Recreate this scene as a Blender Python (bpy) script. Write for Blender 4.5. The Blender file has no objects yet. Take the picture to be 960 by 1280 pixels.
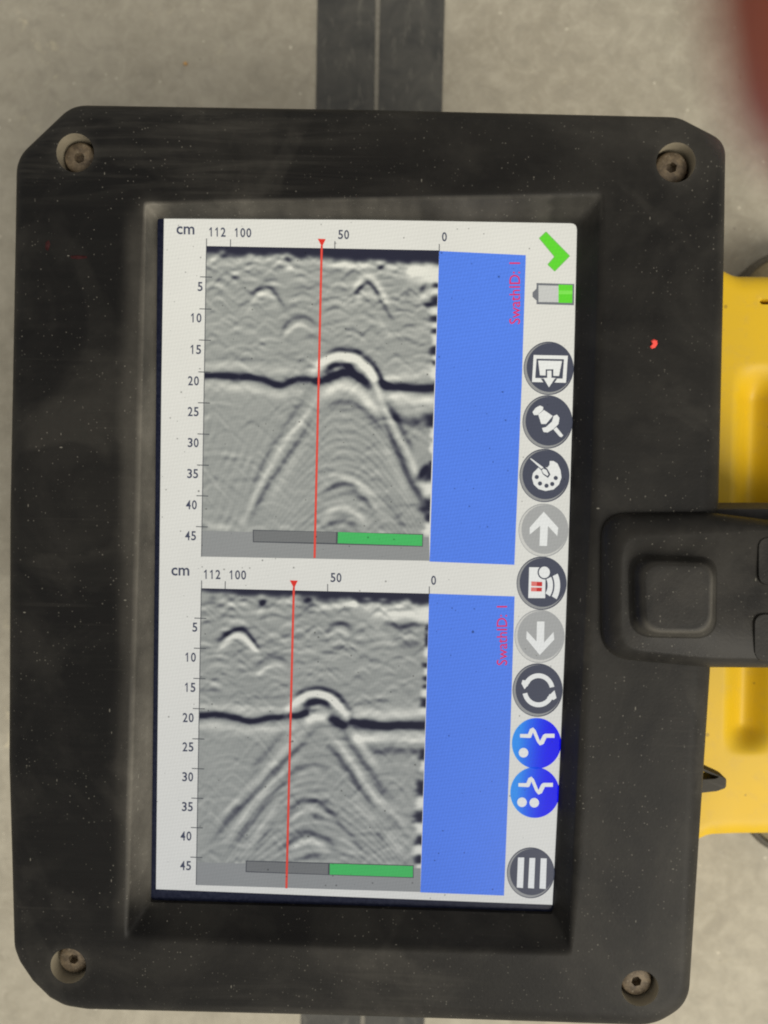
import bpy, bmesh, math, random
import numpy as np
from mathutils import Vector, Matrix

random.seed(4)
RNG = np.random.RandomState(7)
scn = bpy.context.scene
col = scn.collection

# ------------------------------------------------------------------ camera
# world: z = 0 is the glass of the tablet's screen, +X runs right and +Y up in the photograph
F = 1000.0                       # focal length in photograph pixels (960 x 1280)
SCREEN_H = 0.167                 # metres along the long side of the screen
quad = np.array([[205, 273], [722, 278], [688, 1130], [195, 1112]], float)
A = []
for (X, Y), (x, y) in zip([(0, 0), (1, 0), (1, 1), (0, 1)], quad - [480, 640]):
    A.append([X, Y, 1, 0, 0, 0, -x*X, -x*Y, -x]); A.append([0, 0, 0, X, Y, 1, -y*X, -y*Y, -y])
H = np.linalg.svd(np.array(A))[2][-1].reshape(3, 3)
B = np.diag([1/F, 1/F, 1]) @ H
if B[2, 2] < 0: B = -B
sc = SCREEN_H/np.linalg.norm(B[:, 1])
r1 = B[:, 0]/np.linalg.norm(B[:, 0]); r3 = np.cross(r1, B[:, 1]); r3 /= np.linalg.norm(r3); r2 = np.cross(r3, r1)
mid = (B @ np.array([.5, .5, 1]))*sc                    # screen centre seen from the camera
Rwc = np.array([r1, -r2, -r3])                          # camera axes (right, down, forward) -> world
CAM = -Rwc @ mid
cam_d = bpy.data.cameras.new('camera'); cam = bpy.data.objects.new('camera', cam_d); col.objects.link(cam)
M = np.eye(4); M[:3, 0] = Rwc[:, 0]; M[:3, 1] = -Rwc[:, 1]; M[:3, 2] = -Rwc[:, 2]; M[:3, 3] = CAM
cam.matrix_world = Matrix(M.tolist())
cam_d.sensor_fit = 'VERTICAL'; cam_d.sensor_height = 36; cam_d.lens = F*36/1280
cam_d.clip_start = 0.001; cam_d.clip_end = 50
cam_d.dof.use_dof = True
cam_d.dof.focus_distance = float(mid[2])
cam_d.dof.aperture_fstop = cam_d.lens/2.1               # a phone lens: entrance pupil about 2 mm wide
scn.camera = cam

# ------------------------------------------------------------------ light
w = bpy.data.worlds.new('World'); scn.world = w; w.use_nodes = True
bgn = w.node_tree.nodes['Background']
bgn.inputs[0].default_value = (1.0, 0.97, 0.92, 1); bgn.inputs[1].default_value = 0.55
def area(name, loc, target, size, power, color):
    d = bpy.data.lights.new(name, 'AREA'); d.shape = 'SQUARE'; d.size = size; d.energy = power; d.color = color
    o = bpy.data.objects.new(name, d); col.objects.link(o); o.location = loc
    o.rotation_euler = (Vector(target)-Vector(loc)).to_track_quat('-Z', 'Y').to_euler()
area('hall_lamp', (0.75, -0.75, 1.15), (0, 0, -0.05), 0.8, 25.5, (1.0, 0.95, 0.85))
scn.view_settings.view_transform = 'Standard'; scn.view_settings.look = 'None'
scn.view_settings.exposure = 0; scn.view_settings.gamma = 1
scn.render.engine = 'CYCLES'; scn.cycles.filter_width = 2.0

# ------------------------------------------------------------------ helpers
def pix(x, y, z=0.0):
    """photograph pixel -> the point where its ray meets the level z"""
    d = Rwc @ np.array([(x-480)/F, (y-640)/F, 1.0])
    t = (z-CAM[2])/d[2]
    return Vector((CAM + d*t).tolist())
def pixv(xy, z):
    """same for an (n,2) array; z may be an array"""
    xy = np.asarray(xy, float)
    d = np.c_[(xy[:, 0]-480)/F, (xy[:, 1]-640)/F, np.ones(len(xy))] @ Rwc.T
    t = (np.asarray(z)-CAM[2])/d[:, 2]
    return CAM + d*t[:, None]
def to_px(p):
    c = (np.asarray(p)-CAM) @ Rwc
    return np.c_[c[:, 0]/c[:, 2]*F+480, c[:, 1]/c[:, 2]*F+640]

def mesh_obj(name, verts, faces, mats, parent=None, smooth=None, mi=None):
    me = bpy.data.meshes.new(name)
    me.from_pydata([tuple(v) for v in verts], [], faces)
    for m in (mats if isinstance(mats, (list, tuple)) else [mats]): me.materials.append(m)
    if mi is not None: me.polygons.foreach_set('material_index', mi)
    me.validate(); me.update()
    bm = bmesh.new(); bm.from_mesh(me); bmesh.ops.recalc_face_normals(bm, faces=bm.faces); bm.to_mesh(me); bm.free()
    if smooth is not None:
        me.polygons.foreach_set('use_smooth', [True]*len(me.polygons))
        me.set_sharp_from_angle(angle=math.radians(smooth))
    o = bpy.data.objects.new(name, me); col.objects.link(o)
    if parent is not None: o.parent = parent
    return o
def thing(name, label, cat, loc=(0, 0, 0), group=None):
    o = bpy.data.objects.new(name, None); col.objects.link(o); o.location = loc; o.empty_display_size = 0.02
    tag(o, label, cat, group); return o
def tag(o, label, cat, group=None):
    o['label'] = label; o['category'] = cat
    if group: o['group'] = group
def place(o, parent):
    """parent without moving"""
    o.parent = parent; o.matrix_parent_inverse = Matrix.Translation(parent.location).inverted()
    return o

def smooth01(a, b, x):
    t = np.clip((np.asarray(x, float)-a)/(b-a), 0, 1); return t*t*(3-2*t)
def vnoise(x, y, seed):
    """value noise on numpy arrays"""
    r = np.random.RandomState(seed); T = r.rand(256, 256)
    xi = np.floor(x).astype(int); yi = np.floor(y).astype(int); fx = x-xi; fy = y-yi
    fx = fx*fx*(3-2*fx); fy = fy*fy*(3-2*fy)
    g = lambda i, j: T[i % 256, j % 256]
    return (g(xi, yi)*(1-fx)+g(xi+1, yi)*fx)*(1-fy) + (g(xi, yi+1)*(1-fx)+g(xi+1, yi+1)*fx)*fy
def fbm(x, y, seed, o=4):
    s = 0; a = .5; t = 0
    for k in range(o):
        s = s+a*vnoise(x*2**k, y*2**k, seed+k); t += a; a *= .55
    return s/t

def fillet(pts, radii, n=7):
    """round the corners of a closed polygon"""
    out = []; N = len(pts)
    for i in range(N):
        p = np.array(pts[i], float); a = np.array(pts[i-1], float); b = np.array(pts[(i+1) % N], float)
        r = radii[i] if isinstance(radii, (list, tuple)) else radii
        if r <= 0: out.append(p); continue
        u = (a-p)/np.linalg.norm(a-p); v = (b-p)/np.linalg.norm(b-p)
        ang = math.acos(np.clip(u@v, -1, 1)); d = r/math.tan(ang/2)
        d = min(d, .49*np.linalg.norm(a-p), .49*np.linalg.norm(b-p)); s, e = p+u*d, p+v*d
        for k in range(n+1):
            t = k/n; out.append((1-t)**2*s+2*t*(1-t)*p+t*t*e)
    return np.array(out)
def polar(poly, c, angs):
    """cut a star-shaped polygon at given angles round c"""
    P = np.asarray(poly, float)-c; Q = np.roll(P, -1, 0); res = []
    for a in angs:
        d = np.array([math.cos(a), math.sin(a)])
        den = d[0]*(Q-P)[:, 1]-d[1]*(Q-P)[:, 0]
        den = np.where(abs(den) < 1e-12, 1e-12, den)
        t = (P[:, 0]*(Q-P)[:, 1]-P[:, 1]*(Q-P)[:, 0])/den
        s = (P[:, 0]*d[1]-P[:, 1]*d[0])/den
        ok = (s >= -1e-9) & (s <= 1+1e-9) & (t > 0)
        res.append(c+d*t[ok].max())
    return np.array(res)
def angles_of(c, polys, n):
    A_ = list(np.linspace(-math.pi, math.pi, n, endpoint=False))
    for p in polys:
        for q in p: A_.append(math.atan2(q[1]-c[1], q[0]-c[0]))
    A_ = sorted(A_); out = [A_[0]]
    for a in A_[1:]:
        if a-out[-1] > 2e-3: out.append(a)
    return out
def loft(rings):
    """rings of equal length -> verts, quad faces"""
    n = len(rings[0]); V = np.concatenate(rings); Fc = []
    for k in range(len(rings)-1):
        for i in range(n):
            j = (i+1) % n; Fc.append((k*n+i, k*n+j, (k+1)*n+j, (k+1)*n+i))
    return V, Fc
def lathe(profile, segs, close_top=True, close_bottom=True):
    V = []; Fc = []
    for r, z in profile:
        for i in range(segs):
            a = 2*math.pi*i/segs; V.append((r*math.cos(a), r*math.sin(a), z))
    for k in range(len(profile)-1):
        for i in range(segs):
            j = (i+1) % segs; Fc.append((k*segs+i, k*segs+j, (k+1)*segs+j, (k+1)*segs+i))
    if close_bottom: Fc.append(tuple(range(segs)))
    if close_top: Fc.append(tuple(range((len(profile)-1)*segs, len(profile)*segs)))
    return V, Fc

# ------------------------------------------------------------------ materials
def new_mat(name):
    m = bpy.data.materials.new(name); m.use_nodes = True
    nt = m.node_tree; b = nt.nodes['Principled BSDF']; return m, nt, b
def nd(nt, t, **kw):
    n = nt.nodes.new(t)
    for k, v in kw.items():
        if k.startswith('i_'): n.inputs[k[2:].replace('_', ' ')].default_value = v
        else: setattr(n, k, v)
    return n
def ramp(nt, src, p0, p1, c0=(0, 0, 0, 1), c1=(1, 1, 1, 1)):
    r = nt.nodes.new('ShaderNodeValToRGB'); e = r.color_ramp.elements
    e[0].position, e[0].color = p0, c0; e[1].position, e[1].color = p1, c1
    nt.links.new(src, r.inputs[0]); return r.outputs[0]
def mixc(nt, fac, a, b, mode='MIX'):
    m = nt.nodes.new('ShaderNodeMix'); m.data_type = 'RGBA'; m.blend_type = mode
    for s, v in ((m.inputs[0], fac), (m.inputs[6], a), (m.inputs[7], b)):
        if hasattr(v, 'links'): nt.links.new(v, s)
        elif isinstance(v, (int, float)): s.default_value = v
        else: s.default_value = (*v, 1)[:4]
    return m.outputs[2]
def math_n(nt, op, a, b=None, clamp=False):
    m = nt.nodes.new('ShaderNodeMath'); m.operation = op; m.use_clamp = clamp
    for s, v in ((m.inputs[0], a), (m.inputs[1], b)):
        if v is None: continue
        if hasattr(v, 'links'): nt.links.new(v, s)
        else: s.default_value = v
    return m.outputs[0]
def noise(nt, co, scale, detail=4, rough=.55, dist=0):
    n = nd(nt, 'ShaderNodeTexNoise'); n.inputs['Scale'].default_value = scale
    n.inputs['Detail'].default_value = detail; n.inputs['Roughness'].default_value = rough
    n.inputs['Distortion'].default_value = dist
    nt.links.new(co, n.inputs['Vector']); return n.outputs['Fac']
def geo_pos(nt):
    return nt.nodes.new('ShaderNodeNewGeometry').outputs['Position']
def mapped(nt, co, scale=(1, 1, 1), rot=(0, 0, 0)):
    m = nd(nt, 'ShaderNodeMapping'); m.inputs['Scale'].default_value = scale; m.inputs['Rotation'].default_value = rot
    nt.links.new(co, m.inputs['Vector']); return m.outputs[0]
def specks(nt, co, scale, size, keep=.5):
    """sparse dust grains: small voronoi cells, only some of them, of uneven size"""
    v = nd(nt, 'ShaderNodeTexVoronoi'); v.inputs['Scale'].default_value = scale; nt.links.new(co, v.inputs['Vector'])
    sep = nd(nt, 'ShaderNodeSeparateColor'); nt.links.new(v.outputs['Color'], sep.inputs[0])
    rad = math_n(nt, 'MULTIPLY', math_n(nt, 'SUBTRACT', sep.outputs[0], 1-keep), size/keep)
    return math_n(nt, 'MULTIPLY', math_n(nt, 'SUBTRACT', rad, v.outputs['Distance']), 1/(size*.3), clamp=True)

def plastic(name, base, dustc=(0.175, 0.162, 0.135), rough=.5, bias=0.0, attr=True, spk=1.0, spec=.12):
    m, nt, b = new_mat(name); L = nt.links
    P = geo_pos(nt)
    soft = noise(nt, P, 28, 5, .6, .6); fine = noise(nt, P, 420, 4, .7)
    streak = noise(nt, mapped(nt, P, (22, 300, 60), (0, 0, .10)), 1, 4, .6, 1.3)
    d = math_n(nt, 'MULTIPLY', ramp(nt, soft, .46, .62), .050)
    # wiped and smeared patches with edges of their own, and thin rub marks
    pat = ramp(nt, noise(nt, P, 19, 4, .55, 1.4), .50, .555)
    d = math_n(nt, 'ADD', d, math_n(nt, 'MULTIPLY', math_n(nt, 'MULTIPLY', pat, ramp(nt, soft, .30, .60)), .050))
    for rz, sc_, th in ((.9, (5, 520, 5), .66), (-.5, (7, 430, 7), .68), (1.5, (9, 600, 9), .67)):
        rub = ramp(nt, noise(nt, mapped(nt, P, sc_, (0, 0, rz)), 1, 2, .5, .2), th, th+.05)
        d = math_n(nt, 'ADD', d, math_n(nt, 'MULTIPLY', math_n(nt, 'MULTIPLY', rub, ramp(nt, noise(nt, P, 33, 3), .54, .66)), .040))
    if attr:
        at = nd(nt, 'ShaderNodeAttribute', attribute_name='dust')  # carries settled dust and painted light together
        sep = nd(nt, 'ShaderNodeSeparateColor'); L.new(at.outputs['Color'], sep.inputs[0])
        k = math_n(nt, 'ADD', .55, math_n(nt, 'MULTIPLY', soft, .9))
        d = math_n(nt, 'ADD', d, math_n(nt, 'MULTIPLY', sep.outputs[0], k))
        st = math_n(nt, 'MULTIPLY', sep.outputs[1], math_n(nt, 'MULTIPLY', ramp(nt, streak, .44, .70), .10))
        d = math_n(nt, 'ADD', d, st)
    d = math_n(nt, 'ADD', d, bias)
    d = math_n(nt, 'MULTIPLY', d, math_n(nt, 'ADD', .72, math_n(nt, 'MULTIPLY', fine, .55)), clamp=True)
    c = mixc(nt, d, base, dustc)
    clump = math_n(nt, 'ADD', .30, ramp(nt, noise(nt, P, 45, 3), .40, .58))
    s1 = math_n(nt, 'MULTIPLY', specks(nt, P, 1500, .34, .30), .17)
    s2 = math_n(nt, 'MULTIPLY', specks(nt, mapped(nt, P, (1, .32, 1), (0, 0, .8)), 600, .12, .16), .34)
    s3 = math_n(nt, 'MULTIPLY', specks(nt, mapped(nt, P, (.4, 1, 1), (0, 0, .3)), 480, .10, .12), .42)
    s = math_n(nt, 'MULTIPLY', math_n(nt, 'MAXIMUM', math_n(nt, 'MULTIPLY', s1, clump), math_n(nt, 'MAXIMUM', s2, s3)), spk)
    c = mixc(nt, s, c, (.36, .34, .28))
    L.new(c, b.inputs['Base Color'])
    r = math_n(nt, 'ADD', rough, math_n(nt, 'MULTIPLY', d, .35), clamp=True); L.new(r, b.inputs['Roughness'])
    b.inputs['Specular IOR Level'].default_value = spec
    bp = nd(nt, 'ShaderNodeBump'); bp.inputs['Strength'].default_value = .12; bp.inputs['Distance'].default_value = .0003
    L.new(noise(nt, P, 1500, 2), bp.inputs['Height']); L.new(bp.outputs[0], b.inputs['Normal'])
    return m

M_black = plastic('black_plastic', (.0056, .0054, .0052))
M_arm = plastic('arm_plastic', (.0055, .0052, .005), bias=.004, rough=.42, spec=.13)
M_hole = plastic('hole_lit_dust', (.05, .045, .035), dustc=(.30, .26, .185), attr=False, bias=.75, rough=.8, spk=.3)  # packed dust, with the lit look of the walls put into its colour
M_rubber = plastic('rubber', (.02, .019, .017), attr=False, bias=.06, rough=.7)
M_loop = plastic('loop_plastic', (.030, .028, .024), attr=False, bias=.18, rough=.6)

def m_yellow():
    m, nt, b = new_mat('yellow_plastic'); P = geo_pos(nt)
    c = mixc(nt, ramp(nt, noise(nt, P, 60, 5), .35, .7), (.66, .415, .008), (.62, .40, .018))
    s = specks(nt, P, 330, .24, .12)
    c = mixc(nt, math_n(nt, 'MULTIPLY', s, .5), c, (.16, .10, .02))
    c = mixc(nt, math_n(nt, 'MULTIPLY', ramp(nt, noise(nt, P, 260, 4, .7), .52, .75), .25), c, (.44, .30, .08))
    nt.links.new(c, b.inputs['Base Color']); b.inputs['Roughness'].default_value = .5
    b.inputs['Specular IOR Level'].default_value = .3
    return m
M_yellow = m_yellow()

def m_concrete():
    m, nt, b = new_mat('concrete'); P = geo_pos(nt)
    big = noise(nt, P, 9, 6, .6, .4); md = noise(nt, P, 60, 6, .68, .8); fine = noise(nt, P, 420, 4, .7)
    c = mixc(nt, ramp(nt, big, .32, .70), (.290, .262, .200), (.365, .335, .262))
    md2 = noise(nt, P, 130, 6, .72, .5)
    c = mixc(nt, math_n(nt, 'MULTIPLY', ramp(nt, md, .42, .70), .50), c, (.45, .415, .330))
    c = mixc(nt, math_n(nt, 'MULTIPLY', ramp(nt, md2, .50, .72), .42), c, (.49, .455, .36))
    c = mixc(nt, math_n(nt, 'MULTIPLY', ramp(nt, md2, .30, .48, (1, 1, 1, 1), (0, 0, 0, 1)), .32), c, (.19, .175, .14))
    c = mixc(nt, math_n(nt, 'MULTIPLY', ramp(nt, fine, .55, .75), .25), c, (.50, .46, .37))
    pale = math_n(nt, 'MULTIPLY', ramp(nt, noise(nt, P, 115, 5, .75, 1.2), .60, .70), ramp(nt, noise(nt, P, 16, 2), .45, .62))
    c = mixc(nt, math_n(nt, 'MULTIPLY', pale, .55), c, (.62, .55, .38))
    c = mixc(nt, math_n(nt, 'MULTIPLY', specks(nt, P, 160, .12, .12), .6), c, (.13, .11, .09))
    c = mixc(nt, math_n(nt, 'MULTIPLY', specks(nt, P, 230, .20, .20), .55), c, (.68, .63, .50))
    nt.links.new(c, b.inputs['Base Color']); b.inputs['Roughness'].default_value = .75
    bp = nd(nt, 'ShaderNodeBump'); bp.inputs['Strength'].default_value = .25; bp.inputs['Distance'].default_value = .001
    nt.links.new(md, bp.inputs['Height']); nt.links.new(bp.outputs[0], b.inputs['Normal'])
    return m
M_conc = m_concrete()
def m_tape():
    m, nt, b = new_mat('dusty_tape'); P = geo_pos(nt)
    n1 = noise(nt, P, 55, 6, .68, .7); n2 = noise(nt, mapped(nt, P, (1, .35, 1)), 230, 4, .7)
    c = mixc(nt, ramp(nt, n1, .36, .72), (.036, .036, .033), (.082, .079, .067))
    c = mixc(nt, math_n(nt, 'MULTIPLY', ramp(nt, n2, .56, .74), .40), c, (.20, .19, .155))
    nt.links.new(c, b.inputs['Base Color']); b.inputs['Roughness'].default_value = .7
    return m
M_tape = m_tape()
def simple(name, c, rough=.5, metal=0):
    m, nt, b = new_mat(name); P = geo_pos(nt)
    cc = mixc(nt, ramp(nt, noise(nt, P, 900, 4, .7), .3, .7), c, tuple(min(1, v*1.5+.01) for v in c))
    nt.links.new(cc, b.inputs['Base Color']); b.inputs['Roughness'].default_value = rough; b.inputs['Metallic'].default_value = metal
    return m
M_rust = None
def m_screw():
    m, nt, b = new_mat('dusty_screw'); P = geo_pos(nt)
    c = mixc(nt, ramp(nt, noise(nt, P, 480, 5, .7), .35, .68), (.055, .040, .026), (.185, .140, .086))
    c = mixc(nt, math_n(nt, 'MULTIPLY', ramp(nt, noise(nt, P, 1300, 3), .6, .75), .5), c, (.34, .30, .22))
    nt.links.new(c, b.inputs['Base Color']); b.inputs['Roughness'].default_value = .65; b.inputs['Metallic'].default_value = .25
    return m
M_screw = m_screw()
M_red = simple('red_paint', (.62, .05, .035), .5)
M_darkred = simple('old_red_mark', (.018, .002, .002), .7)
M_darkred.node_tree.nodes['Principled BSDF'].inputs['Specular IOR Level'].default_value = .1
M_orange = simple('orange_grain', (.42, .24, .08), .7)
M_border = simple('glass_border', (.004, .006, .018), .30); M_border.node_tree.nodes['Principled BSDF'].inputs['Specular IOR Level'].default_value = .12
M_dustline = simple('packed_dust', (.20, .185, .15), .9)

# --- the lit screen: flat print that gives off light
def screen_mat(name, color=None, attr=None, grid=.09, coolgrad=True):
    m, nt, b = new_mat(name); L = nt.links; P = geo_pos(nt)
    if attr:
        src = nd(nt, 'ShaderNodeAttribute', attribute_name=attr).outputs['Color']
    else:
        rgb = nd(nt, 'ShaderNodeRGB'); rgb.outputs[0].default_value = (*color, 1); src = rgb.outputs[0]
    # weave of the pixel rows and columns
    wv = None
    for rot, s in (((0, 0, .22), 410), ((0, 0, 1.42), 350)):
        t = nd(nt, 'ShaderNodeTexWave'); t.inputs['Scale'].default_value = s; t.inputs['Distortion'].default_value = 2.5
        t.inputs['Detail Scale'].default_value = 12
        L.new(mapped(nt, P, (1, 1, 1), rot), t.inputs['Vector'])
        wv = t.outputs['Fac'] if wv is None else math_n(nt, 'ADD', wv, t.outputs['Fac'])
    grain = noise(nt, P, 2600, 2, .6)
    f = math_n(nt, 'ADD', 1-grid, math_n(nt, 'MULTIPLY', math_n(nt, 'ADD', math_n(nt, 'MULTIPLY', wv, .5), grain), grid))
    # dust grains on the glass keep the light back
    s = math_n(nt, 'MAXIMUM', math_n(nt, 'MULTIPLY', specks(nt, P, 1100, .32, .07), .5), math_n(nt, 'MULTIPLY', specks(nt, P, 250, .10, .12), .6))
    f = math_n(nt, 'MULTIPLY', f, math_n(nt, 'SUBTRACT', 1, s))
    # thin film of dust, uneven
    f = math_n(nt, 'MULTIPLY', f, math_n(nt, 'ADD', .93, math_n(nt, 'MULTIPLY', noise(nt, P, 40, 4), .12)))
    c = mixc(nt, 1.0, src, (1, 1, 1), 'MULTIPLY')
    vm = nd(nt, 'ShaderNodeVectorMath', operation='SCALE'); L.new(c, vm.inputs[0]); L.new(f, vm.inputs['Scale'])
    out = vm.outputs[0]
    if coolgrad:   # viewing-angle falloff painted into the emission: weaker and bluer towards the lower edge
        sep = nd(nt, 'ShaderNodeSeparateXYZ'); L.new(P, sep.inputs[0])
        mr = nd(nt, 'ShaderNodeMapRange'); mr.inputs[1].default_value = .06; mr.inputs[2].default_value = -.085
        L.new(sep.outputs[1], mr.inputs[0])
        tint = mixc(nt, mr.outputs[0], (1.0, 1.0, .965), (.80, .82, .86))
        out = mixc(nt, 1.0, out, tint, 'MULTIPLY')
    b.inputs['Base Color'].default_value = (.004, .004, .006, 1)
    b.inputs['Roughness'].default_value = .3; b.inputs['Specular IOR Level'].default_value = .12
    L.new(out, b.inputs['Emission Color']); b.inputs['Emission Strength'].default_value = 1.0
    return m
def lin(r, g, b_):
    f = lambda v: (v/255/12.92 if v/255 <= .04045 else ((v/255+.055)/1.055)**2.4)
    return (f(r), f(g), f(b_))
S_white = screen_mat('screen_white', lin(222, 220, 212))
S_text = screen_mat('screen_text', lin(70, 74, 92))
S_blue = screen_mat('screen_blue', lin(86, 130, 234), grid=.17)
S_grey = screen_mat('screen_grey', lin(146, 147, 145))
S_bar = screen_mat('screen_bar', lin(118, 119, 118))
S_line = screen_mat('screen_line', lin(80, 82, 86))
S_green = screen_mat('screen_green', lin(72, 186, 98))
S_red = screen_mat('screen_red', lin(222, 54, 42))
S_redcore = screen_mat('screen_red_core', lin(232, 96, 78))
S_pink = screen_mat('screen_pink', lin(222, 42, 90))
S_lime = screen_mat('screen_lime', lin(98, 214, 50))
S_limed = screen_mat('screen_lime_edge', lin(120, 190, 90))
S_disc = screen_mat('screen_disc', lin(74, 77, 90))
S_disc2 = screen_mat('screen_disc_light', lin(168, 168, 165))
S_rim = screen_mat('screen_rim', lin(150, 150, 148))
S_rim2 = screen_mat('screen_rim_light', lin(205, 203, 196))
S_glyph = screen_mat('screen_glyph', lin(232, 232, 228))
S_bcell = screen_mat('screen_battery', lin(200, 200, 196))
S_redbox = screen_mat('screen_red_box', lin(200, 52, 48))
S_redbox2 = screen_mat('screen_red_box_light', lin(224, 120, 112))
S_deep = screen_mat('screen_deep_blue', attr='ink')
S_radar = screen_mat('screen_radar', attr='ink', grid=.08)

# ------------------------------------------------------------------ setting: floor and tape
ZF = -0.130
def floor_grid():
    o = mesh_obj('floor', [(-2.5, -2.5, ZF), (2.5, -2.5, ZF), (2.5, 2.5, ZF), (-2.5, 2.5, ZF)], [(0, 1, 2, 3)], M_conc)
    o['kind'] = 'structure'; return o
floor = floor_grid()
# dusty dark tape: a long flat band, slightly uneven edges, running past both ends of the tablet
tl, tr, bl, br = pix(397, 0, ZF), pix(556, 0, ZF), pix(376, 1272, ZF), pix(530, 1272, ZF)
dl = (tl-bl).normalized(); dr = (tr-br).normalized()
V = []; Fc = []; n = 160
for i in range(n+1):
    t = -1.2+2.4*i/n
    a = bl+dl*(t+.15); b_ = br+dr*(t+.15)
    ja = .0004*(vnoise(np.array([i*.7]), np.array([0.]), 3)[0]-.5); jb = .0004*(vnoise(np.array([i*.9]), np.array([5.]), 4)[0]-.5)
    for p, j in ((a, ja), (b_, jb)):
        V += [(p.x+j, p.y, ZF+.00002), (p.x+j, p.y, ZF+.0004)]
for i in range(n):
    k = i*4; Fc += [(k+1, k+3, k+7, k+5), (k, k+1, k+5, k+4), (k+2, k+6, k+7, k+3)]
tape = mesh_obj('floor_tape', V, Fc, M_tape)
tag(tape, 'dusty dark grey tape strip stuck on the concrete floor', 'tape')
# pale scuffed seam that runs along the tape
s0, s1 = pix(473, -40, ZF), pix(453, 1300, ZF); ds = (s0-s1).normalized(); V = []; Fc = []
for i in range(n+1):
    p = s1+ds*(-1.05+2.4*i/n); wj = .0006+.0005*vnoise(np.array([i*.8]), np.array([9.]), 8)[0]
    V += [(p.x-wj, p.y, ZF+.0006), (p.x+wj, p.y, ZF+.0006)]
for i in range(n): Fc.append((2*i, 2*i+1, 2*i+3, 2*i+2))
seam = mesh_obj('scuffed_seam', V, Fc, simple('seam_dust', (.14, .13, .105), .8), tape)
# one loose orange grain and pale scratch on the floor
g = pix(232, 80, ZF)
Vg, Fg = lathe([(.0003, 0), (.0008, .0002), (.0007, .0006), (.0003, .0008)], 7)
gr = mesh_obj('orange_grain', [(v[0]*1.2, v[1]*.8, v[2]) for v in Vg], Fg, M_orange, smooth=60); gr.location = g
tag(gr, 'tiny orange grain lying on the bare concrete floor', 'grain')

# ------------------------------------------------------------------ the scanner under the tablet
ZY = -0.045
scan_loc = pix(1000, 700, ZF)
scanner = thing('radar_scanner', 'yellow wheeled ground scanner under the tablet with a black arm', 'scanner', scan_loc)
def chassis():
    xs = np.concatenate([np.linspace(640, 860, 10), np.linspace(866, 1010, 74), np.linspace(1020, 1180, 14)])
    top = np.interp(xs, [640, 880, 903, 913, 920, 928, 1180], [322, 324, 331, 336.5, 340, 341.8, 344])
    bot = np.interp(xs, [640, 850, 872, 880, 886, 894, 1180], [1066, 1064, 1056.5, 1052.5, 1050, 1048.6, 1046])
    tv = np.concatenate([1-np.cos(np.linspace(0, math.pi/2, 12)), np.zeros(0)])*.035
    v = np.concatenate([tv, np.linspace(.04, .96, 190), 1-tv[::-1]])
    X, Vv = np.meshgrid(xs, v); Y = top[None, :]*(1-Vv)+bot[None, :]*Vv
    edge = np.minimum(Y-top[None, :], bot[None, :]-Y)
    r = 24.0; e = np.clip(edge/r, 0, 1)
    z = ZY-.0045*(1-np.sqrt(np.clip(1-(1-e)**2, 0, 1)))
    # long groove beside the arm and a small slot near the top
    gx = np.interp(Y, [460, 940], [951, 936]); half = 12
    lx = smooth01(half+23, half-12, abs(X-gx)); ly = smooth01(452, 500, Y)*smooth01(944, 912, Y)
    z = z-.0056*lx*ly
    z = z-.006*smooth01(1, .4, np.hypot((X-962)/13, (Y-377.5)/3.2))
    z = z+.0006*smooth01(930, 880, X)*smooth01(940, 1050, Y)
    P = pixv(np.c_[X.ravel(), Y.ravel()], ZY); P[:, 2] = z.ravel()
    nr, nc = X.shape; Fc = []
    for i in range(nr-1):
        for j in range(nc-1):
            a = i*nc+j; Fc.append((a, a+1, a+nc+1, a+nc))
    # skirt down to just above the floor
    border = [j for j in range(nc)]+[i*nc+nc-1 for i in range(1, nr)]+[(nr-1)*nc+j for j in range(nc-2, -1, -1)]+[i*nc for i in range(nr-2, 0, -1)]
    base = len(P); cen = P.mean(0)
    low = P[border].copy(); low[:, :2] = cen[:2]+(low[:, :2]-cen[:2])*.97; low[:, 2] = ZF+.014
    P = np.concatenate([P, low]); nb = len(border)
    for k in range(nb):
        k2 = (k+1) % nb; Fc.append((border[k], base+k, base+k2, border[k2]))
    Fc.append(tuple(range(base, base+nb)))
    return place(mesh_obj('chassis', P, Fc, M_yellow, smooth=50), scanner)
chassis()
# skid pads: dusty round plates with a dark raised rim at the corners
def skid(cx, cy, rx, ry, zt):
    c = pix(cx, cy, zt); ex = pix(cx+rx, cy, zt)-c; ey = pix(cx, cy+ry, zt)-c
    prof = [(.96, ZF-zt+.0002), (1.0, -.004), (1.0, -.001), (.97, 0), (.90, 0), (.87, -.0025), (.02, -.0025)]
    V = []; Fc = []; S = 64
    for r_, z_ in prof:
        for i in range(S):
            a = 2*math.pi*i/S; p = c+ex*(r_*math.cos(a))+ey*(r_*math.sin(a)); V.append((p.x, p.y, zt+z_))
    for k in range(len(prof)-1):
        for i in range(S):
            j = (i+1) % S; Fc.append((k*S+i, k*S+j, (k+1)*S+j, (k+1)*S+i))
    Fc.append(tuple(range(S))); Fc.append(tuple(range((len(prof)-1)*S, len(prof)*S)))
    mi = [0]*(4*S)+[0]*S+[1]*S+[0, 1]
    return place(mesh_obj('skid_pad', V, Fc, [simple('skid_rubber', (.045, .038, .024), .7), simple('skid_dust', (.15, .125, .07), .85)], scanner and None, 40, mi), scanner)
skid(1000, 372, 80, 62, ZF+.016)
skid(1008, 1012, 80, 62, ZF+.016)
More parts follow.
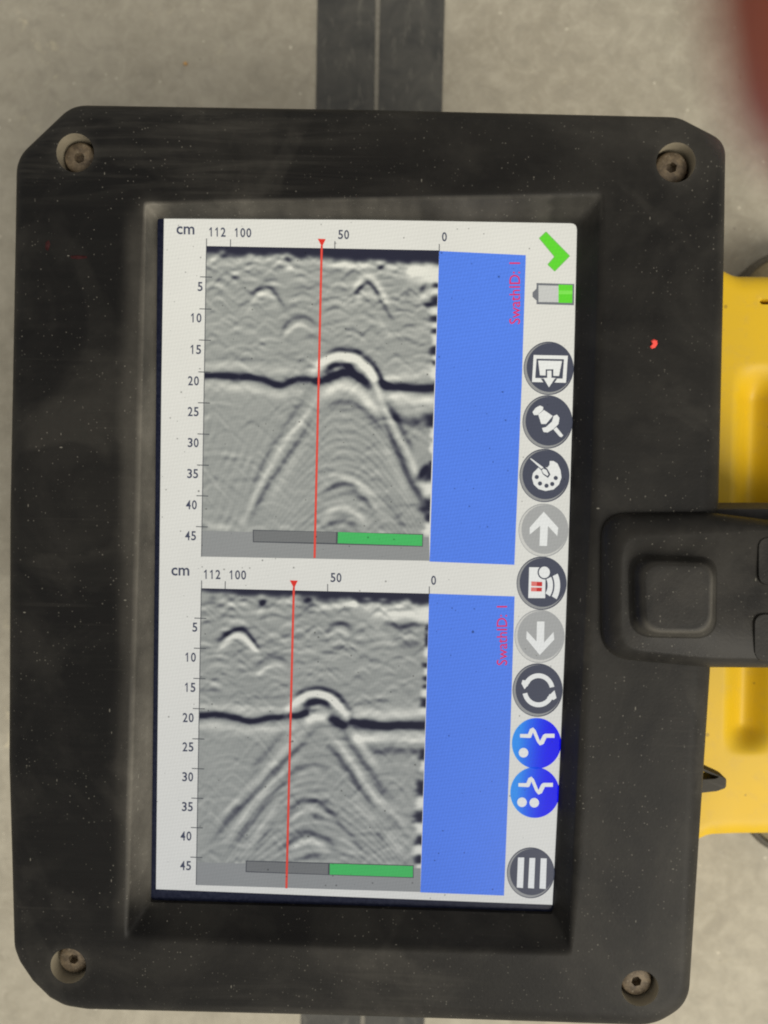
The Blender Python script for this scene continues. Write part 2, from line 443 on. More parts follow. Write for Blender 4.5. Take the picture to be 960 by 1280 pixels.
# black neck that carries the tablet
def block(name, x0, y0, x1, y1, zt, zb, mat, parent, rad=20):
    poly = fillet([(x0, y0), (x1, y0), (x1, y1), (x0, y1)], rad)
    c = np.array([(x0+x1)/2, (y0+y1)/2]); R0 = pixv(poly, zt); ctr = R0.mean(0)
    r_ = [R0.copy() for _ in range(4)]
    for k, (s, z) in enumerate(((1, zb), (1, zt-.0015), (.985, zt-.0004), (.96, zt))):
        r_[k][:, :2] = ctr[:2]+(R0[:, :2]-ctr[:2])*s; r_[k][:, 2] = z
    V, Fc = loft(r_); n_ = len(R0); Fc += [tuple(range(n_)), tuple(range(3*n_, 4*n_))]
    return place(mesh_obj(name, V, Fc, mat, smooth=50), parent)
ZT = 0.0070        # tablet face
ZB = -0.0300       # tablet underside
block('neck', 700, 480, 850, 920, ZB, ZY-.004, M_rubber, scanner)

# arm with its thumb recess, gripping the tablet's side
def arm():
    za = ZT+.0048
    outer = fillet([(752, 642), (885, 640.5), (962, 650), (1085, 655), (1085, 838), (960, 834.5), (885, 834), (752, 822)], [34, 0, 0, 20, 20, 0, 0, 40], 9)
    plat = fillet([(780, 672), (885, 668), (962, 664), (1065, 668), (1065, 824), (960, 822), (885, 820), (778, 808)], [26, 0, 0, 20, 20, 0, 0, 30], 9)
    cc = np.array([848., 746.])
    foot = fillet([(784, 690), (897, 696), (896, 799), (786, 797)], [26, 22, 26, 30], 9)
    boss = fillet([(803, 703), (890, 706), (888, 790), (806, 789)], [22, 20, 24, 26], 9)
    angs = angles_of(cc, [outer, plat, foot, boss], 200)
    O = polar(outer, cc, angs); Pl = polar(plat, cc, angs); Ft = polar(foot, cc, angs); Bs = polar(boss, cc, angs)
    ring = lambda px, z: pixv(px, z)
    R0 = ring(O, ZT+.0006); low = R0.copy(); low[:, 2] = ZT-.0012
    low2 = low.copy(); low2[:, 2] = np.where(O[:, 0] > 905, -.026, ZT-.0030)
    rr = [low2, low, R0]
    for t in (.15, .4, .7, 1.0):
        rr.append(ring(O*(1-t)+Pl*t, ZT+.0006+(za-ZT-.0006)*math.sin(t*math.pi/2)**.8))
    hb = .0030
    for t in (0, .12, .35, .65, .88, 1.0):
        q = Ft*(1-t)+Bs*t; rr.append(ring(q, za-.0006+(hb+.0006)*(t*t*(3-2*t))))
    for t, dz in ((.04, .00012), (.10, .00014), (.30, .00014), (.95, .00014)):
        rr.append(ring(Bs+(cc-Bs)*t, za+hb+dz))
    V, Fc = loft(rr); n_ = len(angs); nk = len(rr)
    Fc.append(tuple(range((nk-1)*n_, nk*n_))); Fc.append(tuple(range(n_)))
    o = mesh_obj('arm', V, Fc, M_arm, smooth=60)
    me = o.data; co = np.array([v.co for v in me.vertices]); k = np.arange(len(co))//n_
    px = to_px(co); x, y = px[:, 0], px[:, 1]
    lf = smooth01(800, 760, x); d = .02+0*x
    d = np.where(k <= 2, .16*lf+.10*smooth01(790, 825, y)+.05, d)
    d = np.where((k == 3) | (k == 4), .03+.06*smooth01(790, 820, y), d)
    d = np.where((k >= 5) & (k <= 7), .035+.04*smooth01(880, 900, x), d)
    d *= .42
    lip = np.maximum(smooth01(870, 888, x)*smooth01(705, 735, y), smooth01(770, 788, y))  # right and lower lips painted paler, the boss's highlight put into the colour
    d = np.where((k >= 9) & (k <= 13), .01+.15*lip, d)
    d = np.where((k == 11) | (k == 12), d+.14*lip+.03, d)
    d = np.where(k >= 15, .05, d)
    at = me.attributes.new('dust', 'FLOAT_COLOR', 'POINT')
    at.data.foreach_set('color', np.c_[d, d*0, d*0, np.ones(len(d))].ravel())
    place(o, scanner)
    return za
za = arm()
for (x0, y0, x1, y1) in ((947, 671, 1035, 732), (942, 767, 1032, 827)):
    block('grip_pad', x0, y0, x1, y1, za+.00016, za-.001, M_arm, scanner, 14)
block('arm_foot', 985, 652, 1080, 835, -.0255, ZY-.006, M_rubber, scanner, 12)
# added black strip that paints the shadowed gap along the arm's upper edge
block('gap_shade', 885, 636, 1080, 660, .004, -.030, simple('gap_shade_black', (.008, .007, .006), .8), scanner, 4)

# ------------------------------------------------------------------ the tablet
tab_loc = pix(460, 700, ZB)
tablet = thing('rugged_tablet', 'black dusty rugged tablet with lit screen of two radar scans', 'tablet', tab_loc)
outline = fillet([(24, 199), (93, 133.5), (480, 139.5), (846, 148.5), (905, 179), (903, 330), (897, 620), (886, 840), (872, 1050), (859, 1250),
                  (816, 1277), (480, 1267), (112, 1257), (84, 1252.5), (65, 1242), (44, 1221.5), (28, 1198), (21, 1180), (14, 950), (15, 640)],
                 [44, 44, 0, 46, 30, 0, 0, 0, 0, 44, 70, 0, 60, 40, 0, 0, 30, 40, 0, 0], 8)
bev_out = fillet([(182, 256), (300, 252), (480, 249), (752, 244), (740, 640), (712, 1191), (430, 1184), (158, 1172), (172, 700)], [5, 0, 0, 6, 0, 8, 0, 8, 0], 4)
bev_in = fillet([(195, 271.5), (460, 273), (722.5, 277.5), (714.5, 640), (692.5, 1143), (440, 1135), (187, 1128), (191.5, 700)], [3, 0, 8, 0, 6, 0, 4, 0], 4)
CT = np.array([450., 700.])
# outline is where the side wall is widest (level ZT-.004)
def housing():
    angs = angles_of(CT, [outline, bev_out, bev_in], 420)
    O = polar(outline, CT, angs); Bo = polar(bev_out, CT, angs); Bi = polar(bev_in, CT, angs)
    zo = ZT-.0045
    W = pixv(O, zo); ctr = W.mean(0)
    def inset(P, d):
        v = ctr-P; v[:, 2] = 0; L = np.linalg.norm(v, axis=1)[:, None]; return P+v/L*d
    rings = []
    b0 = inset(W, .006); b0[:, 2] = ZB; rings.append(b0)
    b1 = inset(W, .002); b1[:, 2] = ZB+.003; rings.append(b1)
    b2 = W.copy(); b2[:, 2] = ZT-.010; rings.append(b2)
    rings.append(W)
    for a in (18, 36, 54, 72, 86):
        r_ = inset(W, .0052*(1-math.cos(math.radians(a)))*1.15); r_[:, 2] = zo+.0045*math.sin(math.radians(a)); rings.append(r_)
    E_ = rings[-1].copy(); Bt = pixv(Bo, ZT)
    E_[:, 2] = ZT
    for t in np.linspace(.02, .955, 26):
        rings.append(E_*(1-t)+Bt*t)
    kb = len(rings)
    Bin = pixv(Bi, .0012)
    for t, dz in ((0, .00035), (.10, .0009), (.22, .0018), (.45, .0031), (.75, .0046)):
        q = Bt*(1-t)+Bin*t; q[:, 2] = ZT-dz; rings.append(q)
    rings.append(Bin)
    last = pixv(Bi, -.0004); last[:, :2] = Bin[:, :2]; rings.append(last)
    V, Fc = loft(rings); n_ = len(angs)
    Fc.append(tuple(range(n_))); Fc.append(tuple(range((len(rings)-1)*n_, len(rings)*n_)))
    o = mesh_obj('housing', V, Fc, M_black)
    # counterbored screw holes
    cut = []
    for (x, y) in SCREWS:
        p = pix(x, y, ZT); Vc, Fl = lathe([(.00445, -.0090), (.00445, .004)], 40)
        c = mesh_obj('cutter', [(p.x+a, p.y+b, ZT+z) for a, b, z in Vc], Fl, M_black); cut.append(c)
        md = o.modifiers.new('hole', 'BOOLEAN'); md.object = c; md.operation = 'DIFFERENCE'; md.solver = 'EXACT'
    dg = bpy.context.evaluated_depsgraph_get(); dg.update()
    me = bpy.data.meshes.new_from_object(o.evaluated_get(dg))
    o.modifiers.clear(); o.data = me; me.name = 'housing'
    for c in cut: bpy.data.objects.remove(c, do_unlink=True)
    me.polygons.foreach_set('use_smooth', [True]*len(me.polygons)); me.set_sharp_from_angle(angle=math.radians(50))
    # where dust has settled, with some light and shade of the case painted in
    co = np.empty(len(me.vertices)*3); me.vertices.foreach_get('co', co); co = co.reshape(-1, 3)
    px = to_px(co); x, y = px[:, 0], px[:, 1]
    on_top = co[:, 2] > ZT-.0004
    inb = (co[:, 2] < ZT-.0002) & (x > 150) & (x < 760) & (y > 235) & (y < 1200)
    n1 = fbm(x/60, y/60, 21); n2 = fbm(x/24, y/130, 31)
    d = .05*n1+.055*smooth01(300, 900, x)+.05*smooth01(900, 1200, y)+.05*smooth01(260, 160, y)
    # left of the screen: a dusty strip with a wandering edge
    edge = 168-16*n2-10*smooth01(420, 900, y)
    d += .17*smooth01(edge-10, edge+8, x)*smooth01(215, 190, x)*smooth01(250, 300, y)*smooth01(1180, 1120, y)*on_top
    # above and below it
    d += .10*smooth01(225, 250, y+14*n2-7)*smooth01(262, 250, y)*on_top*smooth01(150, 220, x)*smooth01(780, 720, x)
    d += .16*np.exp(-((y-1190-12*n1)/26)**2)*smooth01(250, 380, x)*smooth01(560, 430, x)*on_top
    d += .10*np.exp(-((x-742)/14)**2)*smooth01(980, 1040, y)*smooth01(1180, 1120, y)
    # worn patches right of the screen
    for cx, cy, sx, sy, a in ((775, 350, 50, 28, .10), (790, 520, 60, 60, .10), (740, 560, 25, 60, .08), (800, 585, 30, 25, .07), (740, 330, 14, 60, .08),
                              (770, 1075, 60, 25, .10), (850, 1180, 16, 45, .12), (870, 230, 25, 50, .12), (860, 980, 16, 120, .07), (800, 615, 70, 18, .08), (800, 850, 50, 14, .10)):
        d += a*np.exp(-((x-cx)/sx)**2-((y-cy)/sy)**2)*(.4+1.1*n1)
    d -= .10*np.exp(-((x-785)/40)**2-((y-403)/13)**2)
    # rolled edge
    d += np.where(co[:, 2] < ZT-.0004, .10, 0)*(~inb)+.05*(~on_top)*(~inb)
    # inside the bezel slope: thick dust on the left and top, shade painted in on the right and below
    lf = smooth01(215, 192, x)*smooth01(1165, 1100, y); tp = smooth01(285, 262, y); rt = smooth01(690, 712, x); bt = smooth01(1125, 1145, y)
    d = np.where(inb, .06+.42*lf*(1-bt*.8)+.32*tp*(1-.55*smooth01(300, 650, x))-.02*bt, d)
    # screw holes: dusty walls, painted paler for the light they catch
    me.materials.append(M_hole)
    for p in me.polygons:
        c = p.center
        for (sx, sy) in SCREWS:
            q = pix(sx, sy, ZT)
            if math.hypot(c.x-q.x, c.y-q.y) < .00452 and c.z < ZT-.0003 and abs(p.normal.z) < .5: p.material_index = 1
    d = d*.30*(.30+.70*smooth01(120, 620, x+.25*(y-700)))*(.55+.9*fbm(x/45, y/45, 91))  # dust thinned to the left, the case's gloss gradient partly painted in
    d = np.where(inb, d*(5.2+3.4*lf+2*tp*smooth01(600, 250, x))*(.5+.9*fbm(x/14, y/70, 95)), d)
    d = np.where(inb, d*(1-.8*smooth01(1060, 1150, y)), d); d = np.where(inb & (x > 690), d*.5, d)
    d += .17*on_top*smooth01(edge-14, edge+10, x)*smooth01(215, 190, x)*smooth01(250, 300, y)*smooth01(1180, 1120, y)*(.4+.8*n2)
    d += .20*np.exp(-((x-186)/14)**2-((y-262)/12)**2)  # highlight painted on the bezel's upper left corner
    d = d+.028*on_top*smooth01(230, 150, y)*smooth01(150, 500, x)+.016*on_top*smooth01(1120, 1220, y)
    for (sx, sy) in SCREWS: d = d+.05*np.exp(-((np.hypot(x-sx, y-sy)-24)/5)**2)
    st = .1+.9*smooth01(270, 215, y)*smooth01(560, 300, x)+.6*smooth01(1185, 1240, y)*smooth01(180, 350, x)*smooth01(640, 500, x)
    at = me.attributes.get('dust') or me.attributes.new('dust', 'FLOAT_COLOR', 'POINT')
    at.data.foreach_set('color', np.c_[np.clip(d, 0, 1), np.clip(st, 0, 1), d*0, np.ones(len(d))].ravel())
    return place(o, tablet)
SCREWS = [(94, 191), (845, 203), (85.5, 1207.5), (800, 1235.5)]
house = housing()
# screws deep in their holes, each with a hexagonal socket
def screw_mesh():
    S = 36; r = .0038; V = []; Fc = []
    hexr = lambda a, R: R*math.cos(math.pi/6)/math.cos((a % (math.pi/3))-math.pi/6)
    rings = [(None, r, -.006), (None, r, -.0009), (None, r*.93, -.0002), (None, r*.86, 0), ('h', .0013, 0), ('h', .0012, -.0018)]
    for kind, R, z in rings:
        for i in range(S):
            a = 2*math.pi*i/S; q = hexr(a, R) if kind else R
            V.append((q*math.cos(a), q*math.sin(a), z))
    for k in range(len(rings)-1):
        for i in range(S):
            j = (i+1) % S; Fc.append((k*S+i, k*S+j, (k+1)*S+j, (k+1)*S+i))
    Fc.append(tuple(range((len(rings)-1)*S, len(rings)*S))); Fc.append(tuple(range(S)))
    return V, Fc
Vs, Fs = screw_mesh(); sm = None
for i, (x, y) in enumerate(SCREWS):
    p = pix(x, y, ZT)
    if sm is None:
        s = mesh_obj('screw', Vs, Fs, M_screw, smooth=40); sm = s.data
    else:
        s = bpy.data.objects.new('screw', sm); col.objects.link(s)
    s.location = (p.x+random.uniform(-.0002, .0002), p.y+random.uniform(-.0002, .0002), ZT-.0026)
    s.rotation_euler = (0, 0, random.uniform(0, 1)); place(s, tablet)

# strap loop that sticks out from under the case
def loop_part():
    z1, z0 = -.020, -.0255
    out = fillet([(838, 945), (877, 959), (908, 973), (907.5, 985), (896, 989), (878, 991), (838, 1004)], [0, 0, 4, 5, 3, 6, 0], 4)
    inn = fillet([(846, 958), (872, 962), (898, 971), (892, 973.5), (872, 974.5), (846, 975)], [2, 0, 2, 2, 0, 2], 4)
    c = np.array([868., 970.]); angs = angles_of(c, [out, inn], 60)
    O = polar(out, c, angs); I = polar(inn, c, angs); Oo = O+(c-O)*.05; Ii = I+(I-c)*.08
    R = [pixv(Oo, z0), pixv(O, z0+.0006), pixv(O, z1-.0006), pixv(Oo, z1), pixv(Ii, z1), pixv(I, z1-.0006), pixv(I, z0)]
    for a, b_ in ((0, 3), (1, 2), (6, 5)): R[a][:, :2] = R[b_][:, :2]
    V, Fc = loft(R+[R[0]])
    return place(mesh_obj('strap_loop', V, Fc, M_loop, smooth=40), tablet)
loop_part()

# paint flecks
def fleck(name, px, z, mat, parent, h=.0003):
    P = pixv(px, z); n_ = len(P); c = P.mean(0); V = list(P)+[(c[0]+(p[0]-c[0])*.7, c[1]+(p[1]-c[1])*.7, z+h) for p in P]
    Fc = [tuple(range(n_, 2*n_))]+[(i, (i+1) % n_, n_+(i+1) % n_, n_+i) for i in range(n_)]
    return place(mesh_obj(name, V, Fc, mat, smooth=30), parent)
fleck('paint_fleck', [(813.5, 426), (817, 423.8), (821.5, 425.5), (822, 430), (819, 434.5), (814.5, 436), (812.5, 433), (815.5, 430)], ZT+.00005, M_red, tablet)['label'] = 'bright red paint fleck on the black case'
fleck('paint_fleck', [(88, 320), (96, 319), (108, 320), (109, 322.5), (98, 324), (89, 323)], ZT+.00005, M_darkred, tablet, .0001)
fleck('paint_fleck', [(57, 303), (61, 300), (63, 305), (60, 314), (56.5, 311)], ZT+.00005, M_darkred, tablet, .0001)

# ------------------------------------------------------------------ screen
glass = fillet([(187, 264), (460, 266), (731, 270), (723, 640), (702, 1152), (440, 1142), (178, 1132), (184, 700)], 0)
gp = pixv(glass, 0); gl = gp.copy(); gl[:, 2] = -.0003
ng = len(gp)
screen = mesh_obj('screen', list(gl)+list(gp), [tuple(range(ng)), tuple(range(ng, 2*ng))]+[(i, (i+1) % ng, ng+(i+1) % ng, ng+i) for i in range(ng)], M_border)
place(screen, tablet); screen['label'] = 'lit display showing two grey radar scans with blue panels and icons'
LZ = .00006
def flat(name, polys, mats, level=1):
    """flat print on the glass: polygons in photograph pixels, (points, material index, extra level)"""
    V = []; Fc = []; mi = []
    for pts, k, lv in polys:
        P = pixv(pts, LZ*(level+lv)); b0 = len(V); V += list(P); Fc.append(tuple(range(b0, b0+len(P)))); mi.append(k)
    me = bpy.data.meshes.new(name); me.from_pydata([tuple(v) for v in V], [], Fc)
    for m in mats: me.materials.append(m)
    me.polygons.foreach_set('material_index', mi); me.update()
    bm = bmesh.new(); bm.from_mesh(me)
    for f in bm.faces:
        f.normal_update()
        if f.normal.z < 0: f.normal_flip()
    bm.to_mesh(me); bm.free()
    o = bpy.data.objects.new(name, me); col.objects.link(o)
    o.parent = screen; o.matrix_parent_inverse = Matrix.Translation(tab_loc).inverted() @ Matrix.Identity(4)
    o.matrix_parent_inverse = Matrix.Identity(4)
    return o
wh = [(205, 273), (300, 273.2), (460, 274.3), (600, 276.5), (716, 278.6), (720, 281), (721.5, 290), (716.5, 480), (710, 700), (702.5, 900), (690.5, 1131), (440, 1121.3), (195, 1111.5), (198.3, 800), (201.8, 480)]
flat('display_area', [(wh, 0, 0)], [S_white])
for q in ([(549, 313.7), (657.3, 319), (652.2, 480), (643, 706), (537, 702), (543, 511)], [(536.5, 742), (643.3, 745.5), (637.5, 930), (630, 1119.5), (525.5, 1115.5), (531.5, 930)]):
    flat('blue_panel', [(q, 0, 0)], [S_blue], 2)

# --- radar pictures: grey levels on a fine mesh, synthesised from layers, arcs and noise
def stroke(X, Y, pts, amp, sig, sig2=None, taper=True):
    P = np.array(pts, float); sd = float(abs(P[0, 0]*3.7+P[0, 1]*1.9))
    X, Y = X+2.4*(vnoise(X/14, Y/14, 61)-.5), Y+2.4*(vnoise(X/14, Y/14, 62)-.5)
    amp = amp*(.92 if abs(amp) < .5 else 1)
    best = np.full(X.shape, 1e9); tt = np.zeros(X.shape)
    seg = np.linalg.norm(np.diff(P, axis=0), axis=1); cum = np.r_[0, np.cumsum(seg)]; tot = cum[-1]
    for i in range(len(P)-1):
        a = P[i]; d = P[i+1]-a; l2 = d@d
        t = np.clip(((X-a[0])*d[0]+(Y-a[1])*d[1])/l2, 0, 1)
        ds = np.hypot(X-a[0]-t*d[0], Y-a[1]-t*d[1])
        m = ds < best; best = np.where(m, ds, best); tt = np.where(m, (cum[i]+t*seg[i])/tot, tt)
    s = sig if sig2 is None else sig*(1-tt)+sig2*tt
    a_ = amp*(np.minimum(1, np.minimum(tt, 1-tt)*4+.15) if taper else 1)
    a_ = a_*(.68+.60*vnoise(X/13+sd, Y/11, 51)) if abs(amp) < .5 else a_*(.80+.36*vnoise(X/9+sd, Y/8, 51))
    return a_*np.exp(-(best/s)**2)
def hyper(cx, cy, left, right, drop, n_=15):
    """arc through its apex with limbs"""
    xs = np.linspace(cx-left, cx+right, n_); a = max(left, right)
    return [(x, cy+drop*(math.sqrt(1+((x-cx)/a*2.2)**2)-1)/(math.sqrt(1+2.2**2)-1)) for x in xs]
def spline(pts, n_=6):
    P = [np.array(p, float) for p in pts]; P = [2*P[0]-P[1]]+P+[2*P[-1]-P[-2]]; out = []
    for i in range(1, len(P)-2):
        for k in range(n_):
            t = k/n_; a, b_, c, d = P[i-1], P[i], P[i+1], P[i+2]
            out.append(.5*((2*b_)+(c-a)*t+(2*a-5*b_+4*c-d)*t*t+(3*b_-a-3*c+d)*t**3))
    out.append(P[-2]); return out
def radar(corners, draw, seed, nx=250, ny=310):
    (x0, y0), (x1, y1), (x2, y2), (x3, y3) = corners
    U, W_ = np.meshgrid(np.linspace(0, 1, nx), np.linspace(0, 1, ny))
    X = (x0*(1-U)+x1*U)*(1-W_)+(x3*(1-U)+x2*U)*W_; Y = (y0*(1-U)+y1*U)*(1-W_)+(y3*(1-U)+y2*U)*W_
    I = draw(X, Y, U, W_, seed)
    for _ in range(2):     # the picture is interpolated by the program: soft from pixel to pixel
        Q = np.pad(I, 1, mode='edge'); I = (Q[:-2, 1:-1]+2*Q[1:-1, 1:-1]+Q[2:, 1:-1])/4
        Q = np.pad(I, 1, mode='edge'); I = (Q[1:-1, :-2]+2*Q[1:-1, 1:-1]+Q[1:-1, 2:])/4
    I = np.clip(I, 0, 1)
    dark = np.array([28, 29, 46.]); midc = np.array([146, 148, 143.]); light = np.array([228, 226, 214.])
    t = I[..., None]
    rgb = np.where(t < .5, dark+(midc-dark)*t*2, midc+(light-midc)*(t-.5)*2)/255
    linr = np.where(rgb <= .04045, rgb/12.92, ((rgb+.055)/1.055)**2.4)
    V = pixv(np.c_[X.ravel(), Y.ravel()], LZ*2)
    ii = (np.arange(ny-1)[:, None]*nx+np.arange(nx-1)[None, :]).ravel()
    Fc = np.c_[ii, ii+nx, ii+nx+1, ii+1]
    me = bpy.data.meshes.new('radar_picture'); me.from_pydata(V.tolist(), [], Fc.tolist()); me.materials.append(S_radar)
    at = me.attributes.new('ink', 'FLOAT_COLOR', 'POINT')
    at.data.foreach_set('color', np.concatenate([linr.reshape(-1, 3), np.ones((nx*ny, 1))], 1).ravel()); me.update()
    o = bpy.data.objects.new('radar_picture', me); col.objects.link(o); o.parent = screen
    return o
def base_tex(X, Y, U, W_, seed, cx, ys, D0, kk):
    """echo texture: many small point echoes near the surface, concentric ripples under the big arc"""
    r = np.random.RandomState(seed); I = np.full(X.shape, .555)
    def echo(x, y, a, wd, k, pw):
        nonlocal I
        dx = X-x; m = abs(dx) < wd*2.2
        t = (Y-y-(np.sqrt(36+(k*dx)**2)-6))/pw
        m &= abs(t) < 3.2
        if m.any(): I[m] += (a*(1-2*t*t)*np.exp(-t*t)*np.exp(-(dx/wd)**2))[m]
    x0, x1, y0, y1 = X.min(), X.max(), Y.min(), Y.max(); h = y1-y0
    for i in range(420):
        v = r.rand()**1.3*.46
        echo(r.uniform(x0, x1), y0+h*v, r.choice([-1, 1])*r.uniform(.06, .25)*(1-1.2*v), r.uniform(6, 18), r.uniform(.3, 1.2), r.uniform(2.8, 5.0))
    for i in range(260):
        v = .38+.62*r.rand()
        echo(r.uniform(x0-20, x1+20), y0+h*v, r.choice([-1, 1])*r.uniform(.03, .10), r.uniform(12, 40), r.uniform(.05, 1.5), r.uniform(3, 5.5))
    # ripples that run parallel to the big arc
    Yp = Y-ys; q = Yp**2-(kk*(X-cx))**2; Dq = np.sqrt(np.maximum(q, 0))
    wob = 11*(fbm(X/40, Y/40, seed+5, 2)-.5)
    ins = smooth01(D0+14, D0+40, Dq)
    rip = np.sin(2*math.pi*(Dq+wob)/11.5+1.0)*(.25+.9*vnoise(X/38, Y/34, seed+7))+.5*np.sin(2*math.pi*(Dq-wob)/7.3)*vnoise(X/22, Y/22, seed+8)
    I = I+.105*rip*ins*smooth01(D0+20, D0+190, Dq+40)
    # weaker slanting ripples beyond its limbs
    lim = np.abs(X-cx)*kk-Yp
    out = smooth01(-60, 30, lim)*smooth01(.45, .75, W_)
    I = I+.05*np.sin(2*math.pi*(lim/kk+wob)/12)*out*(vnoise(X/26, Y/26, seed+9)**2*1.6)
    return I+.09*(fbm(X/2.0, Y/2.0, seed+17, 2)-.5)+.06*(fbm(X/30, Y/24, seed+18, 2)-.5)
def top_band(I, X, Y, U, yl, yr, seed, bumps):
    edge = yl*(1-U)+yr*U+6*(vnoise(X/15, Y*0, seed+3)-.5)+2*(vnoise(X/6, Y*0, seed+4)-.5)
    I = I+(.06+.20*U)*np.exp(-((Y-edge-6)/4.5)**2)*(.3+1.2*vnoise(X/9, Y/12, seed+6))
    for (bx, by, a, s) in bumps: I = I+a*np.exp(-((X-bx)/s)**2-((Y-by)/(s*.6))**2)
    m = smooth01(edge+4, edge-4.5, Y)
    I = I*(1-m)+.05*m
    for (bx, by, a, s) in bumps: I = I+.8*max(a, 0)*m*np.exp(-((X-bx)/s)**2-((Y-by)/(s*.6))**2)
    return I
def jag(I, X, Y, xr, marks, wdt=8):
    """ragged black and white ends of the traces along the right edge; marks: (y, +-1, half height, width)"""
    for (y, s, h, wd) in marks:
        xe = np.interp(Y, [xr[1], xr[3]], [xr[0], xr[2]])
        wv = wd*(.55+.9*vnoise(X*0+y*.37, Y/4, 71))
        m = smooth01(wv*1.6, wv*.4, xe-X)*smooth01(h*1.45, h*.55, abs(Y-y+2*(vnoise(X/4, Y*0+y, 72)-.5)))
        I = I*(1-m)+(0.03 if s < 0 else .98)*m
    return I
def draw1(X, Y, U, W_, seed):
    I = base_tex(X, Y, U, W_, seed, 429, 312, 128, 2.54)
    S = lambda p, a, s, s2=None, tp=True: stroke(X, Y, spline(p), a, s, s2, tp)
    # upper arcs
    I += S([(308, 384), (314, 374), (322, 363), (331, 358), (339, 361), (347, 371), (358, 386)], -.42, 3.2, 2.2)
    I += S([(308, 390), (316, 376), (324, 370), (331, 367.5), (339, 371), (349, 383)], .36, 3.4)
    I += S([(350, 420), (356, 408), (366, 399), (377, 396), (387, 399), (398, 408)], -.26, 2.6)
    I += S([(353, 426), (359, 415), (368, 409), (375, 407), (386, 410)], .22, 3)
    I += S([(440, 366), (447, 355), (454, 346), (460, 345), (468, 349), (478, 366), (488, 384)], .42, 4)
    I += S([(443, 370), (449, 361), (455, 355), (460, 354), (467, 359), (473, 368)], -.62, 3.6, 2.6)
    I += S([(470, 362), (476, 374), (483, 386), (494, 402)], -.28, 2.6)
    I += S([(444, 380), (450, 368), (457, 363.5), (463, 364.5), (470, 373)], .34, 4)
    I += S([(420, 389), (432, 381), (442, 379)], .2, 3); I += S([(470, 393), (480, 408), (490, 425)], .16, 3)
    I += S([(524, 366), (531, 357), (538, 354), (546, 358)], -.42, 2.8); I += S([(505, 342), (528, 339), (548, 343)], .50, 7)
    I += S([(522, 378), (534, 366), (545, 362)], .3, 4); I += S([(512, 370), (506, 366)], -.2, 5)
    I += S([(534, 381), (546, 377)], -.4, 4, tp=False); I += S([(515, 414), (546, 408)], .14, 4)
    # faint layer above the reflector and the reflector itself
    I += S([(254, 448), (320, 450), (380, 450)], -.14, 2, tp=False)
    I += S([(254, 457), (320, 460), (372, 464)], .20, 6, tp=False)
    I += S([(254, 470), (290, 470.5), (324, 473), (338, 478), (350, 481), (362, 478), (374, 474), (386, 474.5), (396, 476)], -.75, 4.2, tp=False)
    I += S([(254, 483), (300, 484), (336, 491), (356, 494)], .24, 6, tp=False)
    I += S([(362, 490), (380, 490)], .2, 4)
    # the big arc
    I += S([(398, 453), (408, 444), (420, 439), (432, 437.5), (446, 440), (460, 449), (471, 462), (479, 478), (486, 492)], -.60, 3.6, 3)
    I += S([(388, 470), (396, 459), (405, 451), (417, 446), (430, 445), (444, 448.5), (456, 458), (466, 471), (472, 484), (478, 498)], .85, 5.4, 4.6)
    I += S([(405, 467), (414, 459), (424, 456), (434, 457), (444, 464)], -.70, 3.4)
    I += S([(416, 464), (426, 462), (434, 463)], .45, 2.4)
    I += S([(394, 478), (406, 475), (418, 470), (428, 466), (438, 466), (449, 472), (459, 481), (466, 487)], -.88, 5.2, 5.6)
    I += S([(474, 478), (484, 482), (502, 484), (520, 485.5), (546, 484)], -.9, 5.2, tp=False)
    I += S([(482, 471), (500, 471), (522, 468), (545, 466)], .28, 6, tp=False)
    I += S([(486, 494), (505, 498), (525, 501), (543, 502)], .42, 6.5, tp=False)
    I += S([(488, 515), (505, 525), (520, 528), (541, 524)], -.36, 5, 7, False); I += S([(500, 515), (530, 512)], .15, 4)
    # crest below it and the long limbs
    I += S([(396, 500), (408, 490), (422, 484), (436, 484), (450, 492), (462, 504), (476, 520)], .48, 7)
    I += S([(408, 512), (418, 505), (430, 502), (442, 504), (456, 513), (470, 530), (484, 552)], -.26, 5)
    I += S([(398, 495), (384, 515), (368, 537), (354, 557), (341, 577), (329, 599), (318, 622), (306, 652)], .30, 3.6, 3.2)
    I += S([(386, 488), (376, 503), (362, 523), (348, 546), (335, 568), (322, 592), (309, 622)], -.20, 3.4, 2.6)
    I += S([(392, 520), (376, 547), (362, 566), (349, 585), (338, 603), (327, 622), (318, 640), (308, 660)], -.27, 3.2)
    I += S([(388, 545), (368, 575), (350, 604), (336, 632)], .12, 5)
    I += S([(470, 486), (480, 506), (490, 527), (500, 548), (509, 566), (519, 588), (528, 607), (536, 626)], .34, 3.4, 4.2)
    I += S([(474, 515), (482, 530), (491, 550), (500, 572), (508, 590), (516, 606), (525, 622), (531, 640), (535, 662)], -.38, 3.0, 5)
    I += S([(482, 498), (490, 513), (500, 533), (508, 548), (516, 566)], -.32, 4)
    I += S([(470, 540), (484, 565), (496, 590), (506, 612), (514, 632)], .12, 5)
    I += S([(524, 596), (534, 585)], -.7, 5, tp=False)
    # lower family of arcs
    I += S([(400, 608), (408, 601), (418, 595), (428, 595), (438, 599), (450, 608), (464, 625), (478, 650)], .30, 3.8)
    I += S([(402, 622), (410, 613), (420, 607), (430, 606.5), (441, 610), (452, 619), (466, 634), (476, 648)], -.28, 4)
    I += S([(400, 652), (410, 641), (420, 634), (430, 633), (442, 639), (454, 651), (462, 664)], .27, 4.4)
    I += S([(404, 662), (414, 653), (427, 648), (440, 655), (448, 664)], -.26, 4)
    I += S([(448, 600), (470, 622), (490, 650)], .1, 4); I += S([(482, 625), (496, 645), (506, 664)], -.14, 4)
